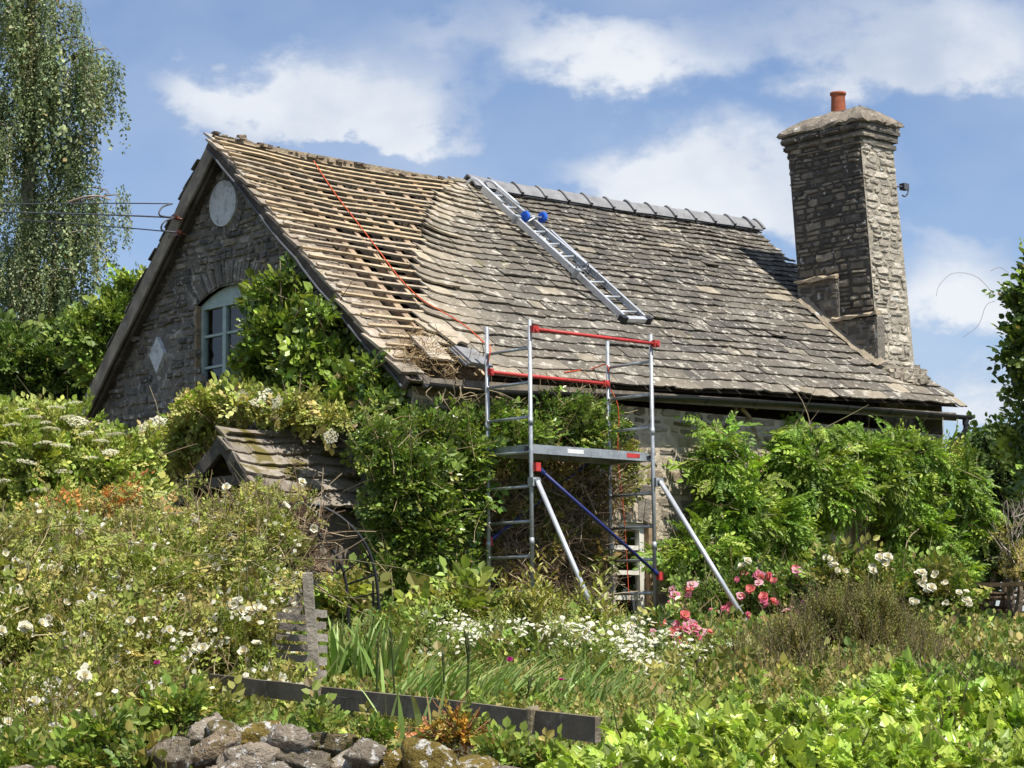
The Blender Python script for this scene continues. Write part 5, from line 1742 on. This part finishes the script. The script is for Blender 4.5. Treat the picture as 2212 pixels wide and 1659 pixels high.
big = thing('wall_climber', (1.0, 1.0, -.45), 'overgrown green climber with a brown twiggy middle on the front wall behind the tower', 'climber')
masA = Mass([(835, 970, 50, 50), (870, 1030, 75, 90), (930, 945, 90, 50), (900, 1140, 110, 130), (990, 1050, 75, 150), (880, 1270, 75, 60), (960, 1250, 60, 70), (1060, 915, 80, 50), (1180, 890, 110, 44), (1265, 900, 56, 44), (1100, 950, 110, 40), (1250, 945, 90, 36), (1325, 900, 26, 40)], plane=(1, 1.02), rd=.26, frill=2)
foliage(masA, 6800, T_ROSE + T_ROSE + T_PIN, (.16, .34), MIDG + MIDG + LIME[:1] + DEEP[:1], 'leaf_gloss', 'leaves', big, zmax=2.42, lump=.42, nout=.8, rnd=.9, core=.2)
masB = Mass([(1150, 1060, 130, 110), (1260, 1060, 80, 90), (1130, 1190, 120, 120), (1240, 1200, 90, 120), (1330, 1050, 20, 60), (1075, 1100, 70, 150), (1085, 1240, 70, 90), (1290, 1160, 50, 140), (1180, 1290, 130, 60)], plane=(1, .98), rd=.25)
twigs(masB, 3600, .5, .0048, [(.34, .26, .17), (.46, .37, .25), (.16, .11, .075), (.25, .18, .11), (.10, .07, .05)], 'dead_twigs', big, up=.1, rnd=1.0, bend=.9, lo=.1)
foliage(masB, 700, T_ROSE, (.16, .28), [(.14, .15, .05), (.2, .16, .08), (.08, .11, .035)], 'leaf_dull', 'sparse_leaves', big, lump=.25)
twigs(masA, 700, .8, .0055, [(.33, .27, .15), (.24, .18, .1)], 'stems', big, up=.6, rnd=.8, hi=1.12)
masC = Mass([(1345, 1000, 22, 60), (1330, 1060, 30, 60)], plane=(1, 1.3), rd=.2)
foliage(masC, 300, T_ROSE, (.14, .24), [(.16, .18, .06), (.12, .15, .05)], 'leaf_dull', 'thin_sprays', big)

wis = thing('wisteria', (6.4, 1.0, -.45), 'bright green wisteria covering the right half of the front wall', 'wisteria')
mass = Mass([(1567, 955, 42, 40), (1542, 1015, 38, 48), (1592, 1053, 80, 52), (1582, 1118, 80, 50), (1775, 922, 56, 34), (1745, 1005, 95, 58), (1870, 990, 90, 50), (1975, 990, 85, 42), (2040, 1048, 80, 60), (1770, 1068, 110, 62), (1890, 1048, 70, 56), (1960, 1078, 70, 60), (1990, 1188, 70, 80), (2050, 1248, 55, 60), (1650, 1148, 110, 60), (1500, 1198, 55, 55), (1560, 1208, 95, 60), (1720, 1203, 75, 45), (2090, 1108, 50, 70), (1640, 1228, 100, 50)],
            plane=(1, .80), rd=.5, frill=1)
foliage(mass, 6200, T_WIST, (.18, .33), [(.13, .22, .035), (.10, .185, .03), (.17, .255, .05), (.075, .14, .028)], 'leaf', 'leaves', wis, shrink=.9, zmax=2.34, up=.25, out=1.0, droop=.3, core=.15, lump=.3, nout=.8)
twigs(mass, 260, .9, .007, [(.30, .24, .15), (.22, .2, .1)], 'shoots', wis, up=.2, hi=1.0)
for pts in ([(1570, 930), (1590, 880), (1560, 870), (1600, 860), (1635, 885)], [(1600, 880), (1625, 910), (1640, 960)], [(1860, 1320), (1850, 1200), (1840, 1100), (1800, 1000)], [(1930, 1330), (1900, 1180), (1930, 1080)]):
    m = MB(); m.tube(bez([on(x, y, 1, 1.2) for x, y in pts], 16), np.linspace(.035, .008, 16), 6, (.30, .23, .15))
    m.build('woody_stem', M['bark'], wis)

# --- rambling rose, left half of the garden
ros = thing('rambling_rose', at(350, 1560, 14.5), 'sprawling rambler rose with small cream white blooms filling the left of the garden', 'rose bush')
RL = [(440, 1155, 100, 42, 19.0), (540, 1105, 80, 30, 19.2), (610, 1112, 70, 20, 19.5), (315, 1195, 140, 75, 17.5), (560, 1170, 95, 65, 18.2), (100, 1220, 160, 100, 17), (300, 1280, 190, 100, 16), (520, 1270, 110, 80, 16.4), (80, 1390, 150, 120, 14.5),
      (300, 1420, 190, 110, 14.2), (520, 1400, 120, 95, 14.5), (590, 1500, 80, 45, 13.6), (90, 1540, 170, 90, 12.4), (330, 1520, 120, 55, 13), (460, 1530, 80, 40, 13.3), (20, 1290, 110, 110, 15.5), (60, 1620, 120, 60, 11), (190, 1600, 80, 50, 11.2)]
mass = Mass(RL, rd=.9, frill=2)
foliage(mass, 19000, T_ROSE, (.09, .19), [(.14, .18, .05), (.175, .21, .065), (.225, .24, .09), (.10, .135, .035), (.16, .155, .065), (.15, .20, .05)], 'leaf_dull', 'leaves', ros, up=.8, lump=.32, hi=1.1)
twigs(mass, 2400, .55, .0038, [(.34, .26, .13), (.27, .2, .1), (.2, .13, .08), (.34, .28, .16), (.22, .22, .1)], 'stems', ros, up=.7, rnd=.7, hi=1.15)
ms2 = Mass([(560, 1180, 120, 66, 18.6), (660, 1165, 70, 45, 18.8), (500, 1200, 120, 50, 18), (640, 1220, 60, 50, 18.4)], rd=.6)
twigs(ms2, 500, .8, .006, [(.20, .13, .08), (.12, .08, .055), (.36, .28, .18)], 'bare_stems', ros, up=.6, rnd=.9, bend=.5, hi=1.1)
m = MB()
for pts in ([(575, 1320), (600, 1250), (612, 1190), (640, 1140), (660, 1090), (655, 1070)], [(590, 1330), (620, 1240), (640, 1160), (652, 1120)], [(612, 1180), (640, 1110), (628, 1085)]):
    m.tube(bez([at(x, y, 18.8) for x, y in pts], 16), np.linspace(.038, .012, 16), 7, (.10, .065, .045))
m.build('trunk', M['bark'], ros)
P, N = mass.sample(130, .95, 1.0, .1, .1, .9)
m = MB(); SP, SA, SS = [], [], []
for p in P:
    dv = rng.normal(size=3) * np.array([.5, .5, 0]) + _r * rng.normal() * .4
    L = rng.uniform(.5, 1.1)
    q = bez([p - UP * .15, p + UP * .28 * L + dv * .3 * L, p + UP * .34 * L + dv * .75 * L, p + UP * .12 * L + dv * 1.15 * L], 10)
    m.tube(q, np.linspace(.006, .002, 10), 4, np.array([.20, .17, .07]) * rng.uniform(.7, 1.3))
    for k in range(2, 10):
        SP.append(q[k]); SA.append(nrm_(q[min(k + 1, 9)] - q[k - 1]) + rng.normal(size=3) * .7); SS.append(rng.uniform(.07, .14))
scatter(m, T_ROSE, np.array(SP), np.array(SA), UP + rng.normal(size=(len(SP), 3)) * .4, np.array(SS), [(.18, .21, .06), (.14, .18, .05), (.22, .22, .08)])
m.build('arching_canes', M['leaf'], ros)
WB = [(176, 1171), (42, 1203), (60, 1220), (106, 1227), (98, 1181), (296, 1181), (308, 1194), (38, 1273), (322, 1262), (60, 1358), (105, 1355), (118, 1362), (145, 1305), (170, 1307), (204, 1307), (250, 1320), (318, 1345), (340, 1337), (385, 1402), (400, 1410), (420, 1405), (436, 1417), (523, 1407),
      (608, 1321), (500, 1330), (468, 1245), (405, 1125), (420, 1130), (464, 1114), (494, 1055), (600, 1075), (630, 1036), (680, 1145), (455, 1137), (560, 1330), (555, 1325), (410, 1183), (487, 1195), (374, 1437), (268, 1425), (40, 1300), (20, 1230), (290, 1345), (150, 1400), (75, 1440), (205, 1380), (570, 1420), (480, 1390), (330, 1290), (245, 1240),
      (12, 1360), (600, 1470), (540, 1460), (590, 1440), (120, 1490), (60, 1530), (20, 1580), (120, 1570), (30, 1640), (170, 1620), (200, 1480), (520, 1320), (430, 1330), (360, 1360)]
for x, y in WB:
    p = mass.front(x, y, 14.5)
    for q in range(rng.integers(1, 3)):
        bloom('bloom', WHITE_B, p - HF * .06 + rng.normal(size=3) * .035, .046 * rng.uniform(.7, 1.25), ros)
P, N = mass.sample(2600, .92, 1.08, .2, .0, .85)
vis = (N @ HF < .1)
m = MB()
V0 = P[vis]
for p in V0:
    k = rng.integers(1, 4)
    for _ in range(k):
        c = p + rng.normal(size=3) * .02
        th = np.arange(5) * 1.2566
        f = nrm_(-HF * .7 + UP * .5 + rng.normal(size=3) * .5); s_ = nrm_(np.cross(f, UP)); t_2 = np.cross(f, s_)
        m.add(c + .019 * rng.uniform(.6, 1.3) * (np.cos(th)[:, None] * s_ + np.sin(th)[:, None] * t_2), np.arange(5)[None], np.array([.78, .76, .60]) * rng.uniform(.8, 1.05))
o = m.build('small_blooms', M['petal'], ros); o['kind'] = 'stuff'

# shrub with orange young leaves
org = thing('orange_leaf_shrub', at(200, 1300, 18), 'shrub with tufts of orange young leaves among the roses on the left', 'shrub')
mass = Mass([(115, 1105, 36, 20), (262, 1085, 28, 22), (250, 1105, 26, 16), (320, 1115, 26, 14), (150, 1125, 40, 16)], 17.6, rd=.3)
foliage(mass, 90, T_ROSE, (.12, .2), [(.34, .15, .06), (.30, .19, .07), (.25, .19, .075)], 'leaf', 'leaves', org)
mass = Mass([(180, 1150, 130, 60), (250, 1160, 70, 50)], 18, rd=.5)
foliage(mass, 700, T_HEATH, (.2, .36), OLIV + [(.2, .15, .07)], 'leaf_dull', 'lower_leaves', org, up=1.2)

# --- pink roses
pink = thing('pink_rose_bush', at(1600, 1400, 25), 'rose bush with clusters of pink and coral blooms right of the tower', 'rose bush')
mass = Mass([(1650, 1300, 130, 65, 26.2), (1560, 1330, 70, 65, 26.2), (1740, 1310, 60, 60, 26.4), (1640, 1370, 130, 50, 26), (1490, 1300, 40, 45, 26), (1470, 1385, 62, 52, 17), (1430, 1400, 40, 50, 17), (1490, 1430, 40, 40, 16.6)], rd=.7)
foliage(mass, 3000, T_ROSE, (.16, .30), MIDG + DEEP + OLIV[:1], 'leaf_gloss', 'leaves', pink, up=.8)
twigs(mass, 260, .7, .006, [(.22, .15, .09), (.2, .2, .09)], 'stems', pink, up=.9, rnd=.5)
PB = [(1650, 1239, 3), (1640, 1245, 2), (1670, 1248, 3), (1721, 1232, 3), (1592, 1251, 1), (1779, 1263, 2), (1775, 1272, 1), (1604, 1290, 2), (1669, 1309, 1), (1693, 1311, 2), (1707, 1345, 3), (1457, 1297, 2), (1489, 1268, 2), (1453, 1331, 2), (1481, 1338, 3), (1419, 1350, 3), (1462, 1369, 3), (1470, 1380, 2), (1505, 1374, 3), (1481, 1429, 3), (1477, 1405, 2), (1628, 1376, 1), (1534, 1340, 1), (1568, 1311, 2), (1700, 1419, 1), (1650, 1290, 1), (1620, 1330, 1), (1745, 1310, 1)]
for x, y, k in PB:
    for q in range(k + 1 + (2 if x < 1515 else 0)):
        p = mass.front(x + rng.normal() * 10, y + rng.normal() * 8, 26)
        bloom('bloom', PINK_B, p - HF * .2 + rng.normal(size=3) * .02, .06 * (1.25 if depth(p) > 22 else 1) * rng.uniform(.6, 1.2), pink)

# --- white roses at the right
wr = thing('white_rose_shrub', at(1980, 1430, 25.5), 'white flowered rose shrub under the wisteria at the right', 'rose bush')
mass = Mass([(1880, 1280, 100, 60), (2010, 1290, 85, 70), (2070, 1380, 65, 75), (1800, 1250, 60, 45), (1960, 1350, 90, 70)], 25.5, rd=.8)
foliage(mass, 2400, T_ROSE, (.2, .36), OLIV[:2] + MIDG, 'leaf', 'leaves', wr, up=.8)
twigs(mass, 200, .7, .006, [(.22, .15, .09), (.2, .2, .09)], 'stems', wr, up=.9, rnd=.5)
for x, y in ((1604, 1218), (1798, 1218), (1911, 1218), (1880, 1239), (1986, 1244), (1980, 1250), (1994, 1246), (2019, 1247), (1967, 1292), (2010, 1273), (2070, 1283), (2084, 1309), (2050, 1345), (2074, 1381), (2122, 1367), (2122, 1427), (1815, 1228), (1900, 1212), (2040, 1300), (1925, 1300), (1855, 1290), (2030, 1262), (2058, 1352), (1790, 1212)):
    for q in range(2):
        bloom('bloom', WHITE_B, mass.front(x + rng.normal() * 6, y + rng.normal() * 6, 25) - HF * .13, .062 * rng.uniform(.7, 1.2), wr)

# --- brown feathery shrub
hea = thing('brown_heath_shrub', at(1820, 1560, 17), 'feathery brown green shrub with upright dry twigs in front of the roses', 'shrub')
mass = Mass([(1860, 1390, 120, 100), (1710, 1440, 110, 70), (1950, 1420, 100, 80), (1620, 1460, 90, 60), (1780, 1480, 200, 60, 15.5), (1540, 1490, 70, 50, 16), (1650, 1510, 120, 40, 15), (1900, 1490, 120, 50, 15), (1790, 1345, 80, 75), (1880, 1340, 80, 80), (1600, 1440, 60, 50, 16), (1720, 1400, 80, 70, 16), (1980, 1440, 80, 60, 16)], 17, rd=.6)
twigs(mass, 3000, .40, .003, [(.16, .12, .07), (.11, .08, .05), (.22, .17, .10), (.15, .15, .06)], 'twigs', hea, up=1.3, rnd=.38, lo=.15, hi=1.05)
foliage(mass, 8500, T_HEATH, (.12, .26), [(.115, .13, .045), (.09, .115, .036), (.12, .12, .05), (.09, .08, .04)], 'leaf_dull', 'leaves', hea, up=1.5, rnd=.35)

# --- goldenrod before the tower
plumes = [(1090, 1300), (1134, 1253), (1110, 1280), (1160, 1300), (1188, 1281), (1210, 1300), (1220, 1285), (1245, 1303), (1270, 1274), (1290, 1310), (1075, 1320), (1140, 1310), (1235, 1315), (1300, 1330), (1175, 1320)]
gold = thing('goldenrod_clump', at(1220, 1440, 20.5), 'clump of tall yellow green feathery stems at the foot of the tower', 'plant')
m = MB()
tops = np.array([at(x, y, 20.5 + rng.normal() * .3) for x, y in plumes for _ in range(6)]); tops += rng.normal(size=tops.shape) * .07
H = rng.uniform(.55, .8, len(tops))
P = tops - UP * H[:, None]
scatter(m, T_PLUME + T_PLUME, P, UP + rng.normal(size=P.shape) * .08, rng.normal(size=P.shape), H, [(.19, .22, .07), (.15, .19, .055), (.22, .23, .09)])
m.build('leaves', M['leaf'], gold)
mass = Mass([(1130, 1360, 80, 50), (1200, 1360, 90, 50), (1285, 1375, 60, 44), (1345, 1395, 40, 40)], 20.6, rd=.5, frill=2)
foliage(mass, 1500, T_FINE, (.16, .30), OLIV + MIDG, 'leaf', 'lower_leaves', gold, up=1.2)
shr = thing('leafy_shrub', at(1000, 1430, 21.3), 'low pale leaved shrub between the wall climber and the iris', 'shrub')
mass = Mass([(1000, 1320, 60, 46), (950, 1350, 60, 40), (1050, 1350, 40, 34), (730, 1330, 34, 40), (740, 1290, 20, 34), (900, 1370, 90, 30)], 20.8, rd=.5)
foliage(mass, 900, T_BROAD, (.18, .32), LIME + OLIV[:2], 'leaf', 'leaves', shr)
twigs(mass, 90, .6, .006, BRWN, 'stems', shr, up=1)

# --- mixed border growth between the daisies and the iris
t = thing('border_plants', at(1150, 1520, 15.8), 'tangle of mid green border plants between the white daisies and the iris', 'plants')
mass = Mass([(900, 1420, 90, 34, 17), (1000, 1440, 90, 34, 16.5), (1110, 1450, 90, 36, 16), (1220, 1480, 90, 36, 15), (1330, 1505, 90, 30, 14.6), (1440, 1520, 90, 30, 14.2), (1560, 1500, 70, 40, 15), (860, 1380, 60, 30, 18.5)], rd=.5, frill=2)
foliage(mass, 2600, T_FINE + T_ROSE[:3], (.12, .24), MIDG + LIME[:1] + OLIV[:2], 'leaf', 'leaves', t, up=1.1)
twigs(mass, 500, .4, .003, [(.2, .2, .08), (.25, .2, .1), (.12, .07, .06)], 'stems', t, up=1.3, rnd=.35, hi=1.15)

# --- white daisies in three drifts
def daisy_mesh_add(mb, P, r):
    n = len(P); k = 7
    th = np.arange(k) * 2 * math.pi / k
    f = nrm_(UP * .9 - HF * .45 + rng.normal(size=(n, 3)) * .3)
    s = nrm_(np.cross(f, np.array([.3, .9, .1]))); t = np.cross(f, s)
    ring = r[:, None, None] * (np.cos(th)[None, :, None] * s[:, None] + np.sin(th)[None, :, None] * t[:, None])
    V = np.concatenate([P[:, None] + ring, (P + f * r[:, None] * .25)[:, None]], 1)
    F = np.array([[i, (i + 1) % k, k] for i in range(k)])
    F = (F[None] + (np.arange(n) * (k + 1))[:, None, None]).reshape(-1, 3)
    c = np.tile(np.array([.82, .82, .76]), (n, k + 1, 1)); c[:, k] = (.72, .62, .30)
    mb.add(V.reshape(-1, 3), F, c.reshape(-1, 3))
for lab, L, d, nf in (('drift of small white daisies behind the iris left of the tower foot', [(930, 1395, 60, 26), (1010, 1430, 80, 40, 16.6), (1030, 1400, 70, 34), (1100, 1420, 60, 36), (960, 1365, 50, 22), (1090, 1380, 40, 24)], 18.6, 420),
                      ('drift of small white daisies below the tower between the two outriggers', [(1215, 1430, 90, 55, 16.2), (1300, 1455, 95, 60, 15.6), (1330, 1410, 40, 36, 16.4), (1240, 1385, 50, 24, 17.5), (1180, 1400, 50, 30, 17)], 16.5, 420),
                      ('drift of small white daisies around the lowest pink blooms', [(1400, 1440, 56, 60, 16), (1380, 1390, 36, 36, 17), (1450, 1475, 60, 36, 15.4), (1500, 1440, 40, 40, 16), (1390, 1490, 50, 30, 15.2)], 16, 480)):
    t = thing('daisy_drift', at(L[0][0], 1500, d), lab, 'daisies', 'drifts of white daisies')
    mass = Mass(L, d, rd=.6)
    foliage(mass, 750, T_FINE, (.16, .28), [(.12, .17, .045), (.15, .19, .06), (.10, .14, .04)], 'leaf', 'leaves', t, up=1.2)
    P, N = mass.sample(nf * 3, .75, 1.4, .25, .1, .7)
    P = P[(N @ HF < .3) & (N[:, 2] > -.3)][:nf]
    clus = P + .05 * UP + vnoise(P, 9, 2)[:, None] * .05 * UP
    m = MB()
    daisy_mesh_add(m, clus + rng.normal(size=P.shape) * .02, rng.uniform(.013, .026, len(P)))
    o = m.build('flowers', M['petal'], t); o['kind'] = 'stuff'
    Q, R, C_ = stems_up(clus - UP * .25, .25, .002, [(.15, .2, .06)], .05, 3)
    m = MB(); m.tubes_many(Q, R, np.array(C_)); m.build('stems', M['twig'], t)

# --- sword leaved iris and montbretia
def clump(name, lab, spots, n, H, W, d, lean, pal, parent=None, cat='iris', group=None, spread=.10):
    t = thing(name, at(spots[0][0], spots[0][1], d), lab, cat, group)
    m = MB()
    for (x, y) in spots:
        c = at(x, y, d)
        P = c + rng.normal(size=(n, 3)) * spread * np.array([1, 1, .2])
        g = ground_z(P)
        P[:, 2] = np.minimum(P[:, 2], np.maximum(g, P[:, 2] - .2))
        blades(m, P, rng.uniform(H[0], H[1], n), np.asarray(lean, float) * np.ones((n, 1)), rng.uniform(W[0], W[1], n), pal)
    m.C = [x * 1.45 for x in m.C]
    m.build('leaves', M['leaf'], t)
    return t
BL1 = [(.19, .275, .075), (.15, .23, .055), (.24, .31, .11)]
clump('iris_clump', 'tall pale green iris leaves standing beside the weathered wooden post', [(728, 1520), (742, 1525), (760, 1520), (790, 1525), (815, 1530), (840, 1525)], 16, (.45, .7), (.035, .055), 14.8, _r * .05, BL1, group='iris clumps', spread=.06)
clump('iris_clump', 'bright green montbretia leaves sweeping right along the fence rail', [(900, 1545), (940, 1545), (980, 1550), (1020, 1550), (1060, 1555), (1100, 1555), (1150, 1560), (1200, 1560), (1250, 1565), (880, 1530), (1230, 1530)], 26, (.30, .48), (.014, .024), 13.2, _r * .55, BL1 + LIME, group='iris clumps', spread=.09)
clump('iris_clump', 'small clump of sword leaves right of the fence end', [(1320, 1560), (1360, 1560), (1290, 1570)], 24, (.25, .4), (.012, .018), 13.0, _r * .4, BL1 + LIME, group='iris clumps', spread=.09)
clump('iris_clump', 'three big upright sword leaves in front of the fence rail by the wall', [(836, 1630), (915, 1610), (858, 1590), (930, 1600)], 2, (.26, .40), (.024, .036), 10.0, _r * .02, BL1, group='iris clumps', spread=.02)
t = thing('iris_seed_stems', at(900, 1550, 13), 'dark upright iris seed stems in front of the sword leaves', 'iris')
m = MB()
for (x, y0, y1) in ((855, 1370, 1560), (1005, 1400, 1550), (960, 1420, 1560), (1012, 1380, 1480), (815, 1400, 1540), (1140, 1480, 1560)):
    p, q = at(x, y1, 13), at(x + rng.normal() * 5, y0, 13)
    m.tube(bez([p, p * .5 + q * .5 + rng.normal(size=3) * .008, q], 8), np.linspace(.008, .005, 8), 5, (.07, .10, .03))
    for k in range(2):
        c = p + (q - p) * (.97 - .12 * k)
        m.tube([c, c + UP * .03, c + UP * .06 + rng.normal(size=3) * .01], [.006, .011, .004], 6, (.09, .11, .035))
m.build('stems', M['leaf_dull'], t)

# --- plants at the wall
t = thing('orange_spurge', at(960, 1640, 9.9), 'plant with orange and yellow autumn coloured leaves on top of the stone wall', 'plant')
mass = Mass([(978, 1555, 30, 18), (1000, 1585, 40, 26), (960, 1600, 34, 24), (860, 1615, 30, 16), (1040, 1610, 30, 16), (930, 1575, 16, 18)], 9.9, rd=.2)
foliage(mass, 230, T_BROAD, (.06, .11), [(.30, .17, .04), (.34, .23, .05), (.20, .10, .045), (.30, .24, .08), (.17, .18, .05), (.11, .16, .04), (.10, .15, .04)], 'leaf', 'leaves', t, nout=.9)
twigs(mass, 60, .2, .003, [(.35, .16, .08)], 'stems', t, up=1)
t = thing('yellow_flag', at(848, 1640, 10.0), 'single yellow flag flower above the wall stones', 'flower')
YB_ = [bloom_mesh('yellow_bloom', (.80, .58, .05), (.8, .5, .04), 9)]
bloom('bloom', YB_, at(848, 1568, 9.95), .026, t); m = MB(); m.tube(bez([at(850, 1660, 10), at(847, 1610, 10), at(848, 1570, 9.97)], 6), .005, 5, (.1, .16, .04)); m.build('stem', M['leaf'], t)
t = thing('wall_weeds', at(330, 1640, 9.4), 'bright green weeds growing between the stones at the lower left', 'weeds')
mass = Mass([(1090, 1650, 60, 24, 9.2), (1180, 1660, 50, 24, 9.2), (230, 1600, 40, 34, 9.0), (190, 1660, 50, 30, 8.9), (300, 1670, 40, 24, 8.8), (480, 1560, 34, 18, 9.5), (40, 1660, 70, 30, 9.2), (160, 1670, 50, 26, 9.0), (420, 1640, 26, 20), (530, 1625, 20, 16), (600, 1665, 30, 20), (760, 1680, 30, 20), (690, 1575, 30, 16), (800, 1600, 24, 20), (335, 1610, 46, 40), (350, 1560, 40, 26), (290, 1640, 36, 30), (610, 1640, 30, 40), (700, 1650, 24, 30), (400, 1545, 40, 30), (180, 1640, 50, 40)], 9.3, rd=.3)
foliage(mass, 2600, T_BROAD, (.07, .14), MIDG + LIME[:2] + OLIV[:2], 'leaf', 'leaves', t)
bloom('bloom', [bloom_mesh('magenta_bloom', (.5, .03, .25), (.5, .05, .2), 12)], at(280, 1632, 8.9), .018, t)
t = thing('fuchsia_flowers', at(338, 1560, 13), 'a few small magenta flowers among the rose leaves', 'flower')
for x, y in ((338, 1432), (1100, 1425), (1212, 1470)):
    bloom('bloom', [bpy.data.meshes['magenta_bloom']], at(x, y, 12.6), .028, t)

# --- ivy and hedge at the lower right
ivy = thing('ivy_hedge', at(1750, 1700, 8.6), 'glossy light green ivy heaped over the wall in the lower right foreground', 'ivy')
mass = Mass([(1955, 1552, 135, 62, 9.0), (1770, 1586, 135, 52, 8.8), (1580, 1616, 135, 48, 8.6), (1430, 1632, 105, 44, 8.8), (2130, 1580, 120, 70, 9.0), (1900, 1660, 300, 60, 8.2), (1500, 1680, 330, 50, 8.2), (2180, 1680, 120, 60, 8.4), (2420, 1640, 160, 80, 8.8), (2700, 1640, 200, 80, 8.8)], rd=.5, frill=3)
foliage(mass, 13000, T_IVY, (.062, .108), [(.20, .295, .055), (.165, .255, .045), (.235, .325, .07), (.11, .175, .032)], 'leaf_gloss', 'leaves', ivy, shrink=.6, lump=.22, nout=.8, nup=.9, core=.3)
twigs(mass, 160, .4, .004, BRWN, 'stems', ivy, rnd=1, up=.2)
t = thing('hedge_bank', at(2100, 1560, 13), 'tangled green bank of leaves behind the ivy at the right edge', 'hedge')
mass = Mass([(2100, 1500, 110, 45), (2205, 1505, 60, 36), (1960, 1510, 120, 40), (2180, 1520, 90, 60), (1480, 1560, 90, 26)], 13.2, rd=.7)
foliage(mass, 6500, T_BROAD, (.07, .13), LIME[:2] + MIDG + MIDG + DEEP[:1], 'leaf', 'leaves', t, up=.9)
twigs(mass, 300, .45, .004, BRWN, 'stems', t, up=1)

# --- low growth over the rest of the garden: nobody could count it
m = MB()
n = 42000
dd = 9.9 + 14.3 * rng.random(n) ** 1.3; xx = rng.uniform(-900, 3200, n)
P = np.array([CAM[:2] + HF[:2] * a + _r[:2] * ((x - 1106) / FPX * a) for a, x in zip(dd, xx)])
P = np.concatenate([P, np.zeros((n, 1))], 1); P[:, 2] = ground_z(P)
ok = ~((P[:, 1] > 1.2) & (P[:, 0] > -.7)) & ~((dd < 11.5) & (xx > 800) & (xx < 1100))
P = P[ok]
scatter(m, T_FINE + T_BROAD, P, UP + rng.normal(size=P.shape) * .4, -HF * .5 + UP * .5 + rng.normal(size=P.shape) * .5, rng.uniform(.05, .09, len(P)) * np.clip((depth_arr(P) - 6) / 5, .8, 2.2), OLIV + MIDG + LIME[:1])
o = m.build('ground_cover', M['leaf'])
tag(o, 'low mixed leaves and weeds covering the garden soil', 'ground cover', kind='stuff')
